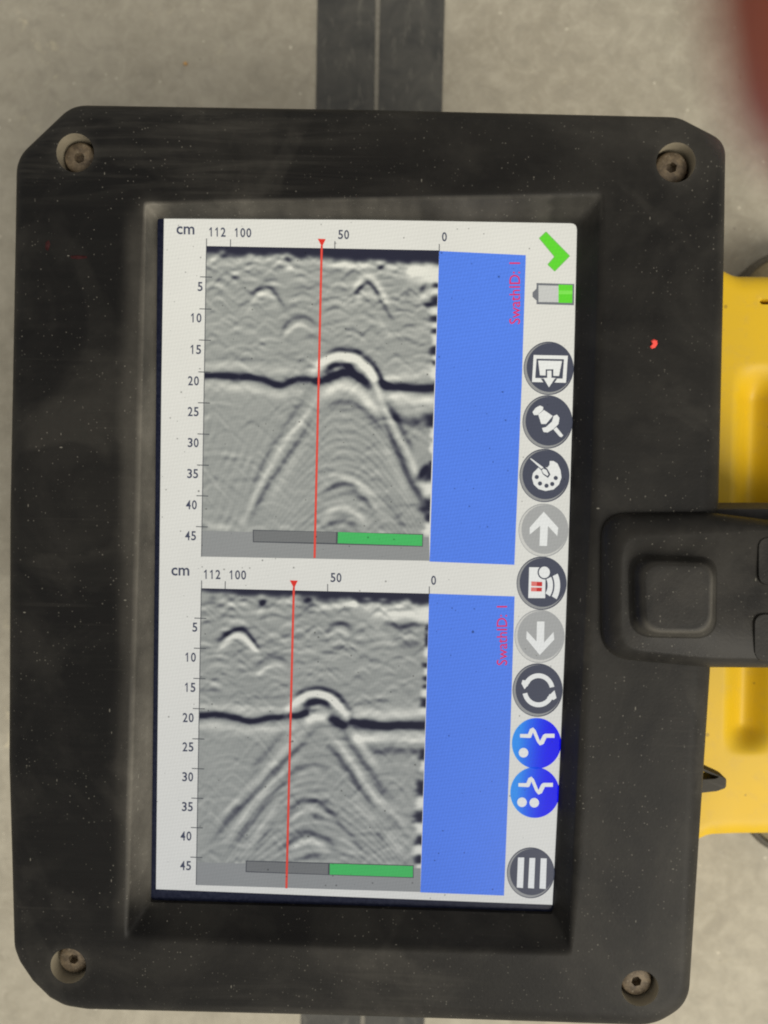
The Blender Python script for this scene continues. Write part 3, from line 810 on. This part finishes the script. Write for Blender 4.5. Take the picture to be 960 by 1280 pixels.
    I += S([(300, 646), (310, 664)], .12, 6); I += S([(254, 655), (290, 660)], .22, 5)
    I = top_band(I, X, Y, U, 316.5, 329, seed, [(280, 320, -.5, 5), (278, 315, .5, 4), (360, 325, -.6, 5), (361, 335, .5, 6), (476, 334, -.55, 5), (475, 328, .4, 5), (430, 330, .3, 8), (266, 322, .35, 6), (398, 318, -.3, 8)])
    xr = (549, 313, 536, 671)
    return jag(I, X, Y, xr, [(344, 1, 11, 22), (357, -1, 3, 6), (365, 1, 3.5, 5), (377, -1, 5.5, 7), (389, 1, 4.5, 7), (399, -1, 4, 7), (407, 1, 3, 5), (414, -1, 3.5, 5), (425, 1, 7, 5),
        (438, -1, 6, 6), (447, 1, 3, 4), (454, -1, 3, 4), (466, 1, 8, 5), (525, -1, 8, 10), (541, 1, 6, 3), (560, 1, 7, 3), (592, -1, 9, 8), (580, -1, 3, 4), (612, 1, 7, 9), (632, -1, 8, 10), (648, -1, 6, 5), (662, 1, 8, 7)])
def draw2(X, Y, U, W_, seed):
    I = base_tex(X, Y, U, W_, seed, 393, 740, 121, 2.15)
    S = lambda p, a, s, s2=None, tp=True: stroke(X, Y, spline(p), a, s, s2, tp)
    I += S([(282, 786), (291, 778), (300, 777), (310, 784)], .22, 3.5)
    I += S([(272, 806), (281, 796), (290, 788), (298, 786), (307, 790), (316, 800), (326, 814)], -.68, 3.8, 2)
    I += S([(272, 814), (281, 803), (290, 797), (298, 795.5), (307, 799), (316, 808), (325, 820)], .55, 4.2)
    I += S([(288, 812), (298, 808), (308, 812)], -.12, 4)
    I += S([(318, 834), (328, 825), (341, 820.5), (352, 823), (362, 829)], -.32, 2.8)
    I += S([(320, 848), (328, 837), (340, 831), (352, 833), (360, 838)], .28, 3.6)
    I += S([(326, 752), (330, 757)], -.6, 5); I += S([(322, 764), (330, 768)], .35, 5); I += S([(324, 772), (334, 773)], -.25, 4)
    I += S([(408, 790), (416, 782), (425, 779), (434, 782), (442, 792)], -.38, 3); I += S([(410, 796), (420, 790), (430, 790), (438, 797)], .25, 3.4)
    I += S([(478, 782), (488, 778), (498, 784), (510, 782), (520, 779), (532, 786)], -.42, 3.6)
    I += S([(455, 765), (475, 768), (500, 768), (534, 768)], .42, 7); I += S([(460, 784), (476, 792), (490, 800), (510, 795)], .16, 5)
    I += S([(490, 796), (505, 805), (530, 806)], -.22, 5); I += S([(250, 868), (300, 872), (360, 872)], -.12, 2.4, tp=False)
    I += S([(250, 884), (300, 886), (356, 888)], .22, 6, tp=False)
    I += S([(250, 894.5), (270, 894), (290, 895.5), (303, 899), (315, 901.5), (330, 898.5), (343, 897.5), (358, 896), (374, 894.5), (383, 891)], -.78, 4.2, 3.6, False)
    I += S([(250, 907), (280, 909), (310, 914), (340, 912), (366, 908)], .24, 6, tp=False)
    # big arc
    I += S([(362, 880), (372, 869), (383, 863), (396, 860), (409, 862.5), (421, 869), (431, 878), (441, 890)], -.62, 3.4)
    I += S([(358, 894), (364, 883), (374, 874), (386, 868.5), (399, 867.5), (411, 872), (421, 880), (430, 890), (438, 902)], .88, 5, 4.6)
    I += S([(378, 883), (386, 878), (396, 876), (405, 878.5), (414, 884)], -.85, 4.2)
    I += S([(386, 884), (394, 883.5), (400, 884)], .35, 1.8)
    I += S([(372, 893), (384, 887), (396, 886.5)], -.28, 3); I += S([(380, 905), (392, 897), (404, 896), (412, 901)], .50, 5.5)
    I += S([(414, 899), (421, 903), (430, 906)], -.85, 5.2, tp=False)
    I += S([(440, 901), (452, 904), (468, 907), (486, 908.5), (505, 907), (531, 906)], -.92, 5.2, tp=False)
    I += S([(446, 892), (470, 893), (500, 892), (530, 890)], .38, 6, tp=False)
    I += S([(448, 922), (480, 922), (500, 922), (529, 922)], .38, 6.5, tp=False)
    I += S([(462, 936), (478, 940), (495, 938), (520, 940)], -.30, 5, tp=False)
    # limbs on the left
    I += S([(404, 909), (397, 911), (386, 921), (372, 936), (356, 952), (342, 967), (327, 982), (312, 998), (290, 1022), (272, 1042)], -.30, 3.8, 3.0)
    I += S([(388, 905), (374, 920), (358, 936), (342, 953), (326, 970), (308, 988), (290, 1008), (270, 1032)], .26, 4.0)
    I += S([(364, 906), (350, 922), (330, 944), (312, 966)], -.18, 4)
    I += S([(378, 940), (362, 956), (346, 972), (330, 990), (314, 1008), (298, 1030), (280, 1056)], .26, 3.8)
    I += S([(366, 966), (350, 984), (334, 1002), (318, 1022), (304, 1040), (284, 1066)], -.28, 3.6)
    I += S([(352, 1000), (336, 1022), (320, 1044), (306, 1066)], .18, 4); I += S([(346, 1024), (330, 1044), (316, 1068)], -.16, 4)
    I += S([(320, 975), (300, 1000), (280, 1030), (262, 1056)], -.16, 4)
    # limbs on the right
    I += S([(406, 914), (418, 924), (430, 938), (442, 955), (452, 972), (462, 988), (476, 1004), (494, 1020), (512, 1040)], .36, 4.2, 4.2)
    I += S([(408, 928), (416, 938), (426, 950), (436, 964), (446, 978), (457, 994), (470, 1010)], -.34, 3.6, 4)
    I += S([(430, 912), (436, 926), (446, 940), (456, 955), (466, 970), (478, 986), (494, 1000)], -.30, 3.8)
    I += S([(440, 914), (450, 928), (462, 944), (474, 962)], .26, 4.5)
    I += S([(478, 1008), (488, 1020), (500, 1030)], -.22, 4.5); I += S([(470, 1040), (482, 1052)], -.24, 5); I += S([(480, 1040), (496, 1056), (508, 1068)], .18, 5)
    I += S([(440, 1002), (456, 1014), (470, 1030)], .16, 5)
    # lower arcs
    I += S([(362, 972), (374, 960), (388, 955), (402, 958), (414, 968)], -.18, 4); I += S([(366, 980), (380, 968), (392, 964), (406, 970)], .12, 4)
    I += S([(356, 1022), (364, 1012), (376, 1004), (388, 1001.5), (400, 1005), (412, 1014), (426, 1030)], -.34, 3.6)
    I += S([(362, 1028), (372, 1017), (386, 1011), (398, 1013), (410, 1022)], .30, 3.4)
    I += S([(390, 1019), (399, 1019), (408, 1023)], -.34, 3)
    I += S([(352, 1066), (362, 1053), (374, 1044), (386, 1041), (398, 1044), (410, 1051), (424, 1062)], -.36, 3.8)
    I += S([(362, 1066), (372, 1056), (386, 1051), (400, 1055), (412, 1064)], .32, 4.2); I += S([(378, 1074), (390, 1068), (402, 1074)], -.2, 4)
    I += S([(424, 1042), (436, 1052), (446, 1064)], .16, 4); I += S([(418, 1026), (440, 1046), (456, 1066)], -.16, 4)
    I = top_band(I, X, Y, U, 741.5, 755, seed, [(266, 748, -.3, 6), (328, 752, -.5, 5), (328, 745, .4, 5), (385, 753, -.6, 10), (392, 748, .35, 6), (443, 757, .45, 5), (442, 752, .3, 4)])
    # echoes low in the dark band
    I += .5*np.exp(-((X-459)/5)**2-((Y-748.5)/1.2)**2)+.5*np.exp(-((X-479)/5)**2-((Y-749.5)/1.2)**2)
    xr = (536.5, 742, 525, 1085)
    return jag(I, X, Y, xr, [(769, 1, 9, 16), (785, -1, 4, 4), (800, -1, 8, 4), (815, 1, 6, 4), (832, -1, 3, 5), (840, 1, 4, 4), (848, -1, 3, 4), (858, -1, 3, 4), (866, 1, 5, 5), (879, -1, 6, 6), (889, 1, 4, 6),
        (943, -1, 7, 7), (958, 1, 6, 4), (985, -1, 10, 9), (1004, 1, 7, 9), (1021, -1, 7, 10), (1036, 1, 6, 9), (1051, -1, 6, 8), (1063, 1, 6, 8), (1075, -1, 6, 8), (1082, 1, 2.5, 6)])
radar([(258, 307.5), (549, 313), (536.3, 671.5), (252.2, 663.2)], draw1, 40)
radar([(252, 735.3), (536.5, 742), (526, 1085.5), (245.8, 1077.8)], draw2, 77)
# grey footers and progress bars
for foot, bar, grn in (([(252.2, 663.2), (536.3, 671.5), (537, 701), (251.6, 695.7)], [(316, 662.2), (421.5, 664), (421, 680), (316, 677.8)], [(421.5, 664), (529, 667.6), (528.6, 683.4), (421, 680)]),
                       ([(245.8, 1077.8), (526, 1085.5), (525.5, 1115), (245.4, 1106.3)], [(307.2, 1075.6), (411.3, 1078.6), (411, 1094.2), (307, 1090.2)], [(411.3, 1078.6), (517.2, 1081.6), (517, 1097.6), (411, 1094.2)])):
    flat('footer_strip', [(foot, 0, 0)], [S_grey], 2)
    sh = lambda q, k=1.2: [(p[0]+(1 if p[0] < np.mean([r[0] for r in q]) else -1)*k, p[1]+(1 if p[1] < np.mean([r[1] for r in q]) else -1)*k) for p in q]
    full = [bar[0], grn[1], grn[2], bar[3]]
    flat('progress_bar', [(full, 0, 0), (sh(bar), 1, 1), (sh(grn, 1.0), 2, 1)], [S_line, S_bar, S_green], 3)

# --- lettering
def text(s, cx, cy, wd, ht, mat, name='number', vertical=False, bold=.0):
    cu = bpy.data.curves.new('t', 'FONT'); cu.body = s; cu.resolution_u = 3; cu.offset = bold
    o = bpy.data.objects.new('t', cu); col.objects.link(o)
    dg = bpy.context.evaluated_depsgraph_get(); dg.update()
    me = bpy.data.meshes.new_from_object(o.evaluated_get(dg)); bpy.data.objects.remove(o, do_unlink=True)
    co = np.array([v.co[:2] for v in me.vertices]); lo, hi = co.min(0), co.max(0)
    n_ = (co-(lo+hi)/2)/(hi-lo)
    if vertical:   # reads upwards in the picture
        px = np.c_[cx+(-n_[:, 1])*ht, cy-n_[:, 0]*wd]
    else:          # lines of print follow the slight slope of the screen
        px = np.c_[cx+n_[:, 0]*wd, cy-n_[:, 1]*ht+n_[:, 0]*wd*.022]
    P = pixv(px, LZ*4)
    for v, p in zip(me.vertices, P): v.co = p
    me.materials.clear(); me.materials.append(mat); me.name = name
    bm = bmesh.new(); bm.from_mesh(me)
    for f in bm.faces:
        f.normal_update()
        if f.normal.z < 0: f.normal_flip()
    bm.to_mesh(me); bm.free()
    o = bpy.data.objects.new(name, me); col.objects.link(o); o.parent = screen
    return o
def glyph_mesh(ch):
    if ch == '1':      # a one with a flag
        P = [(.40, 0), (.62, 0), (.62, 1), (.47, 1), (.13, .79), (.13, .62), (.40, .78)]
        return np.array(P), [tuple(range(len(P)))]
    cu = bpy.data.curves.new('t', 'FONT'); cu.body = ch; cu.resolution_u = 4; cu.offset = .018
    o = bpy.data.objects.new('t', cu); col.objects.link(o)
    dg = bpy.context.evaluated_depsgraph_get(); dg.update()
    me = bpy.data.meshes.new_from_object(o.evaluated_get(dg)); bpy.data.objects.remove(o, do_unlink=True)
    co = np.array([v.co[:2] for v in me.vertices]); lo, hi = co.min(0), co.max(0)
    co = (co-lo)/(hi-lo); co[:, 0] = .04+.92*co[:, 0]
    f = [tuple(p.vertices) for p in me.polygons]; bpy.data.meshes.remove(me); return co, f
GLYPH = {}
def num(s, cx, cy):
    """a number on the scale: digits side by side in equal cells"""
    adv, wd, ht = 7.5, 6.7, 11.6; V = []; Fc = []
    for i, ch in enumerate(s):
        if ch not in GLYPH: GLYPH[ch] = glyph_mesh(ch)
        co, f = GLYPH[ch]; x0 = cx+(i-(len(s)-1)/2)*adv-wd/2; b0 = len(V)
        V += [(x0+c[0]*wd, cy+ht/2-c[1]*ht+(x0+c[0]*wd-cx)*.022) for c in co]; Fc += [tuple(b0+k for k in q) for q in f]
    me = bpy.data.meshes.new('number'); me.from_pydata(pixv(V, LZ*4).tolist(), [], Fc); me.materials.append(S_text)
    bm = bmesh.new(); bm.from_mesh(me)
    for f in bm.faces:
        f.normal_update()
        if f.normal.z < 0: f.normal_flip()
    bm.to_mesh(me); bm.free(); me.update()
    o = bpy.data.objects.new('number', me); col.objects.link(o); o.parent = screen
text('cm', 231.8, 288, 22.5, 10.2, S_text, 'unit_text', bold=.016); text('cm', 225.4, 714.6, 22.5, 10.2, S_text, 'unit_text', bold=.016)
for s, x, y in (('112', 271.5, 290), ('100', 303.5, 290.8), ('50', 429.5, 293.2), ('0', 555.5, 296), ('112', 265, 718), ('100', 297, 718.6), ('50', 420, 722), ('0', 542, 725.4)): num(s, x, y)
for s, x, y in (('5', 250.2, 358.2), ('10', 245, 397.3), ('15', 244.5, 436.8), ('20', 241.8, 476), ('25', 241.5, 514.5), ('30', 241.5, 553.3), ('35', 240.8, 592), ('40', 239.2, 631), ('45', 238.2, 669.6),
                ('5', 243.6, 784), ('10', 238, 821.5), ('15', 237.5, 859.2), ('20', 235.2, 897), ('25', 235, 933.6), ('30', 234.6, 971), ('35', 234.2, 1008.3), ('40', 232.4, 1045), ('45', 232, 1082)): num(s, x, y)
text('SwathID: 1', 643.4, 366.5, 77, 13.6, S_pink, 'scan_caption', True, .002); text('SwathID: 1', 627.4, 794.5, 74, 13.2, S_pink, 'scan_caption', True, .002)
def bar_px(x0, y0, x1, y1, wd):
    d = np.array([x1-x0, y1-y0], float); d /= np.linalg.norm(d); n_ = np.array([-d[1], d[0]])*wd/2
    return [(x0+n_[0], y0+n_[1]), (x1+n_[0], y1+n_[1]), (x1-n_[0], y1-n_[1]), (x0-n_[0], y0-n_[1])]
for i, y in enumerate([346, 386, 425, 464.8, 503.4, 542.4, 581.2, 619.6, 658.2]):
    x = 257-.0165*(y-346); flat('tick_mark', [(bar_px(x-7, y, x+8, y+.5, 1.1), 0, 0)], [S_line], 4)
for i, y in enumerate([772.6, 810.2, 848, 885.6, 923.4, 960.6, 997.6, 1034.4, 1071.4]):
    x = 250-.017*(y-772); flat('tick_mark', [(bar_px(x-7, y, x+8, y+.5, 1.1), 0, 0)], [S_line], 4)
for x, y in ((258.2, 298), (288.2, 299.2), (418.6, 301.5), (549.2, 305), (252, 725.6), (281.6, 726.5), (409.6, 730), (536.7, 733)):
    flat('tick_mark', [(bar_px(x, y, x-.1, y+9.6, 1.1), 0, 0)], [S_line], 4)
flat('scale_edge', [(bar_px(258, 307, 251.8, 696, 1), 0, 0)], [S_line], 4); flat('scale_edge', [(bar_px(251.6, 735, 245.2, 1106, 1), 0, 0)], [S_line], 4)
for (x0, y0, x1, y1) in ((402.2, 301, 393.2, 697.5), (367.3, 728, 358, 1110.5)):
    flat('cursor_line', [(bar_px(x0, y0+6, x1, y1, 2.7), 0, 0), (bar_px(x0, y0+9, x1, y1-.5, .9), 1, 1), ([(x0-5, y0-2.6), (x0+5, y0-2.2), (x0+.2, y0+7.6)], 0, 2)], [S_red, S_redcore], 5)
# check mark and battery
zz = lambda pts: [(440+a/3.2, 260+b_/3.2) for a, b_ in pts]
flat('check_mark', [(fillet(zz([(776, 93), (873, 192), (811, 255), (781, 226), (808, 195), (747, 121)]), 1.2, 3), 1, 0), (fillet(zz([(776, 98), (868, 192), (811, 250), (786, 226), (813, 195), (752, 121)]), 1, 3), 0, 1)], [S_lime, S_limed], 3)
flat('battery_icon', [(zz([(738, 300), (889, 304), (888, 389), (738, 385)]), 0, 0), (zz([(722, 338), (738, 322), (738, 370), (722, 356)]), 0, 0),
                      (zz([(746, 309), (826, 311), (826, 377), (746, 376)]), 1, 1), (zz([(826, 306), (882, 308), (881, 380), (826, 379)]), 2, 1), (zz([(826, 330), (882, 330), (882, 345), (826, 345)]), 3, 2)], [screen_mat('screen_battery_edge', lin(116, 118, 122)), S_bcell, S_lime, screen_mat('screen_lime_light', lin(128, 226, 84))], 3)

# --- round icons
def ell(cx, cy, rx, ry, n_=56, a0=0, a1=2*math.pi):
    return [(cx+rx*math.cos(a0+(a1-a0)*k/n_), cy+ry*math.sin(a0+(a1-a0)*k/n_)) for k in range(n_ if abs(a1-a0-2*math.pi) < 1e-6 else n_+1)]
def arcband(cx, cy, rx0, ry0, rx1, ry1, d0, d1, n_=20):
    a, b_ = math.radians(d0), math.radians(d1)
    return ell(cx, cy, rx1, ry1, n_, a, b_)+ell(cx, cy, rx0, ry0, n_, a, b_)[::-1]
def icon(name, cx, cy, glyphs, light=False, rx=31.3, ry=33.4):
    P = [(ell(cx, cy, rx, ry), 0, 0), (ell(cx-.6, cy+.3, rx-1.4, ry-1.4), 1, 1), (ell(cx+1.2, cy-.9, rx-2.6, ry-2.9), 2, 2)]
    mats = [S_disc2 if light else S_disc, S_rim2 if light else S_rim, S_disc2 if light else S_disc, S_glyph, S_redbox, S_redbox2]
    P += [(pts, 3+k, 3+lv) for pts, k, lv in glyphs]
    return flat(name, P, mats, 3)
D = 2  # glyph index shift: negative picks the disc colour
t12 = lambda pts, ox=650, oy=420: [(ox+a/12, oy+b_/12) for a, b_ in pts]
# export: a white frame, a tray and an arrow
icon('export_icon', 685.8, 460.4, [
    (t12([(205, 285), (718, 295), (690, 702), (180, 690)]), 0, 0), (t12([(248, 340), (660, 348), (640, 640), (228, 630)]), -1, 1),
    (t12([(272, 368), (630, 375), (585, 600), (300, 590)]), 0, 2), (t12([(385, 500), (500, 500), (500, 640), (560, 640), (436, 810), (310, 640), (385, 640)]), -1, 3),
    (t12([(408, 520), (472, 520), (472, 628), (530, 628), (434, 770), (350, 628), (408, 628)]), 0, 4)])
z4 = lambda pts: [(440+a/3.2, 480+b_/3.2) for a, b_ in pts]
icon('pushpin_icon', 684.4, 527.4, [
    (z4([(722, 112), (735, 95), (752, 86), (765, 92), (764, 104), (742, 124), (728, 124)]), 0, 0),
    (z4([(745, 122), (768, 104), (803, 128), (776, 160), (757, 160)]), 0, 0),
    (z4([(806, 128), (820, 122), (830, 136), (826, 160), (806, 180), (782, 194), (766, 192), (760, 176), (776, 172), (800, 150)]), 0, 0),
    (z4([(806, 182), (818, 172), (845, 206), (838, 213), (830, 210)]), 0, 0)])
icon('palette_icon', 680.6, 594.4, [
    (z4([(724, 356), (720, 376), (727, 402), (746, 420), (774, 428), (806, 422), (828, 402), (838, 374), (834, 344), (822, 318), (806, 308), (791, 308), (790, 324), (782, 334), (766, 330), (746, 334)]), 0, 0),
    (z4([(710, 300), (717, 295), (770, 330), (782, 340), (794, 362), (784, 376), (764, 362), (756, 344)]), -1, 1),
    (z4([(712, 299), (716, 297), (766, 334), (757, 340)]), 0, 2), (z4([(764, 338), (778, 344), (786, 362), (782, 368), (766, 358), (759, 346)]), 0, 2)] +
    [(ell(440+a/3.2, 480+b_/3.2, 2.7, 2.7, 16), -1, 1) for a, b_ in ((739, 372), (752, 398), (778, 407), (801, 400), (815, 376))])
icon('up_arrow_icon', 679.4, 662.8, [(z4([(767, 511), (825, 575), (821, 608), (784, 568), (780, 648), (750, 647), (753, 567), (711, 602), (711, 574)]), 0, 0)], True)
t2 = lambda pts: t12(pts, 640, 690)
def band12(cx, cy, r0, r1, d0, d1): return t2([(cx+r1*math.cos(math.radians(a)), cy+r1*1.06*math.sin(math.radians(a))) for a in np.linspace(d0, d1, 14)]+[(cx+r0*math.cos(math.radians(a)), cy+r0*1.06*math.sin(math.radians(a))) for a in np.linspace(d1, d0, 14)])
icon('wireless_scan_icon', 677, 729, [
    (t2([(258, 228), (505, 232), (497, 692), (244, 690)]), 0, 0), (t2([(290, 440), (455, 450), (452, 515), (288, 510)]), 2, 1), (t2([(375, 445), (455, 450), (452, 515), (372, 512)]), 1, 2),
    (t2([(285, 530), (450, 535), (447, 592), (284, 590)]), 2, 1), (t2([(370, 533), (450, 535), (447, 592), (368, 591)]), 1, 2),
    (ell(640+486/12, 690+305/12, 8.6, 8.9, 30), -1, 1), (ell(640+486/12, 690+305/12, 6.9, 7.2, 30), 0, 2),
    (band12(330, 500, 205, 285, -25, 33), 0, 0), (band12(330, 500, 308, 392, -25, 30), 0, 0)])
z6 = lambda pts: [(440+a/3.2, 690+b_/3.2) for a, b_ in pts]
icon('down_arrow_icon', 674.4, 795.4, [(z6([(740, 278), (770, 278), (768, 362), (806, 320), (809, 350), (751, 412), (697, 346), (699, 316), (738, 358)]), 0, 0)], True)
cx, cy = 440+746/3.2, 690+553/3.2
icon('refresh_icon', 672, 862.6, [
    (arcband(cx, cy, 14.4, 15.2, 20.2, 21.2, 198, 348), 0, 0), (arcband(cx, cy, 14.4, 15.2, 20.2, 21.2, 18, 168), 0, 0),
    (z6([(678, 526), (682, 512), (712, 516), (712, 522), (690, 549)]), 0, 1), (z6([(780, 582), (810, 553), (818, 584), (806, 592)]), 0, 1)])
def blue_icon(name, cx, cy, dots):
    n_ = 48; rings = [0, .25, .5, .75, .93, 1.0]; V = []; Fc = []; C = []
    for r in rings:
        for k in range(n_):
            a = 2*math.pi*k/n_; dx, dy = math.cos(a)*r, math.sin(a)*r
            V.append((cx+dx*30.8, cy+dy*31.8))
            t = np.clip(.55+dx*.75+.08*dy, 0, 1); c = np.array([50, 146, 240])*(1-t)+np.array([4, 6, 238])*t
            if r > .95: c = c*.75+np.array([80, 190, 236])*.25*(1-t)+c*.25*t
            C.append([*lin(*c), 1])
    for q in range(len(rings)-1):
        for k in range(n_):
            j = (k+1) % n_; Fc.append((q*n_+k, q*n_+j, (q+1)*n_+j, (q+1)*n_+k))
    nd_ = len(V); zs = [LZ*4]*nd_; mi = [0]*len(Fc)
    dy = cy-929.2; dx = cx-670.6; o8 = lambda pts: [(440+a/3.2+dx, 900+b_/3.2+dy) for a, b_ in pts]
    gl_ = [o8([(672, 56), (704, 56), (712, 36), (724, 30), (734, 40), (752, 84), (764, 60), (772, 55), (810, 55), (810, 71), (778, 71), (766, 96), (752, 102), (740, 88), (724, 50), (716, 70), (710, 72), (672, 70)])]
    gl_ += [ell(440+a/3.2, 900+b_/3.2, 6, 6, 24) for a, b_ in dots]
    for g_ in gl_:
        b0 = len(V); V += g_; zs += [LZ*5]*len(g_); C += [[0, 0, 0, 1]]*len(g_); Fc.append(tuple(range(b0, b0+len(g_)))); mi.append(1)
    me = bpy.data.meshes.new(name); me.from_pydata(pixv(V, np.array(zs)).tolist(), [], Fc); me.materials.append(S_deep); me.materials.append(S_glyph)
    me.polygons.foreach_set('material_index', mi)
    at = me.attributes.new('ink', 'FLOAT_COLOR', 'POINT'); at.data.foreach_set('color', np.array(C).ravel()); me.update()
    o = bpy.data.objects.new(name, me); col.objects.link(o); o.parent = screen
blue_icon('waveform_icon', 670.6, 929.2, [(686, 131)])
blue_icon('waveform_icon', 668.6, 990.6, [(680, 329), (729, 331)])
z8 = lambda pts: [(440+a/3.2, 900+b_/3.2) for a, b_ in pts]
icon('menu_icon', 663.4, 1091, [(z8([(664, 550), (689, 550), (684, 672), (659, 670)]), 0, 0), (z8([(710, 552), (733, 552), (728, 674), (704, 672)]), 0, 0), (z8([(755, 553), (779, 554), (775, 676), (750, 674)]), 0, 0)], False, 29.8, 31.8)
# packed dust along the glass edge below the display
for q in ((187, 1128, 250, 1130.5, 1.6), (255, 1130.4, 338, 1132, 1.0), (528, 1140, 668, 1144, .8)):
    flat('dust_line', [(bar_px(*q), 0, 0)], [M_dustline], 2)

# ------------------------------------------------------------------ the hand beside the lens
def hand():
    R3 = np.array(M)[:3, :3]
    W = lambda p: CAM + R3 @ (np.array(p)*.001)         # millimetres in the photographer's own frame
    chains = {
        'wrist': [((26, 186, 46), 25), ((22, 150, 36), 27), ((16, 118, 24), 26)],
        'index': [((4, 98, 8), 12.5), ((17, 68, -7), 10.2), ((20, 42, -14), 9.2), ((17.1, 22, -16.2), 8.6), ((14.1, 12.1, -16.2), 8.3), ((13.4, 6.4, -16), 6.8)],
        'middle': [((24, 100, 8), 12.5), ((38, 76, 2), 10.4), ((48, 56, 6), 9.4), ((52, 42, 18), 8.6), ((48, 36, 26), 7.2)],
        'ring': [((42, 106, 14), 12), ((57, 86, 10), 9.8), ((66, 68, 14), 8.8), ((68, 56, 25), 8), ((64, 50, 33), 6.8)],
        'little': [((58, 116, 22), 11), ((72, 101, 19), 8.6), ((81, 88, 22), 7.6), ((83, 78, 30), 7), ((79, 72, 36), 6)],
        'thumb': [((-16, 122, 36), 15), ((-30, 98, 46), 11.5), ((-34, 74, 48), 10), ((-30, 54, 44), 8.2)]}
    V = []; E = []; R = []
    def add(ch, root=None):
        prev = root
        for p, r in ch:
            V.append(tuple(W(p))); R.append(r*.001); i = len(V)-1
            if prev is not None: E.append((prev, i))
            prev = i
        return prev
    root = add(chains['wrist'])
    for k in ('index', 'middle', 'ring', 'little', 'thumb'): add(chains[k], root)
    me = bpy.data.meshes.new('person_hand'); me.from_pydata(V, E, []); me.update()
    o = bpy.data.objects.new('person_hand', me); col.objects.link(o)
    sk = o.modifiers.new('skin', 'SKIN'); sk.use_smooth_shade = True
    for i, sv in enumerate(me.skin_vertices[0].data): sv.radius = (R[i], R[i]); sv.use_root = (i == 0)
    sb = o.modifiers.new('sub', 'SUBSURF'); sb.levels = 2; sb.render_levels = 2
    dg = bpy.context.evaluated_depsgraph_get(); dg.update()
    m2 = bpy.data.meshes.new_from_object(o.evaluated_get(dg)); o.modifiers.clear(); o.data = m2; m2.name = 'person_hand'
    m, nt, b = new_mat('skin'); P = geo_pos(nt)
    c = mixc(nt, ramp(nt, noise(nt, P, 300, 4), .35, .7), (.29, .060, .034), (.34, .088, .052))
    nt.links.new(c, b.inputs['Base Color']); b.inputs['Roughness'].default_value = .5
    b.inputs['Subsurface Weight'].default_value = .25; b.inputs['Subsurface Radius'].default_value = (.004, .0012, .0006); b.inputs['Subsurface Scale'].default_value = 1
    m2.materials.clear(); m2.materials.append(m)
    m2.polygons.foreach_set('use_smooth', [True]*len(m2.polygons))
    tag(o, 'blurred reddish finger of a hand reaching past the lens', 'hand')
    return o
hand()
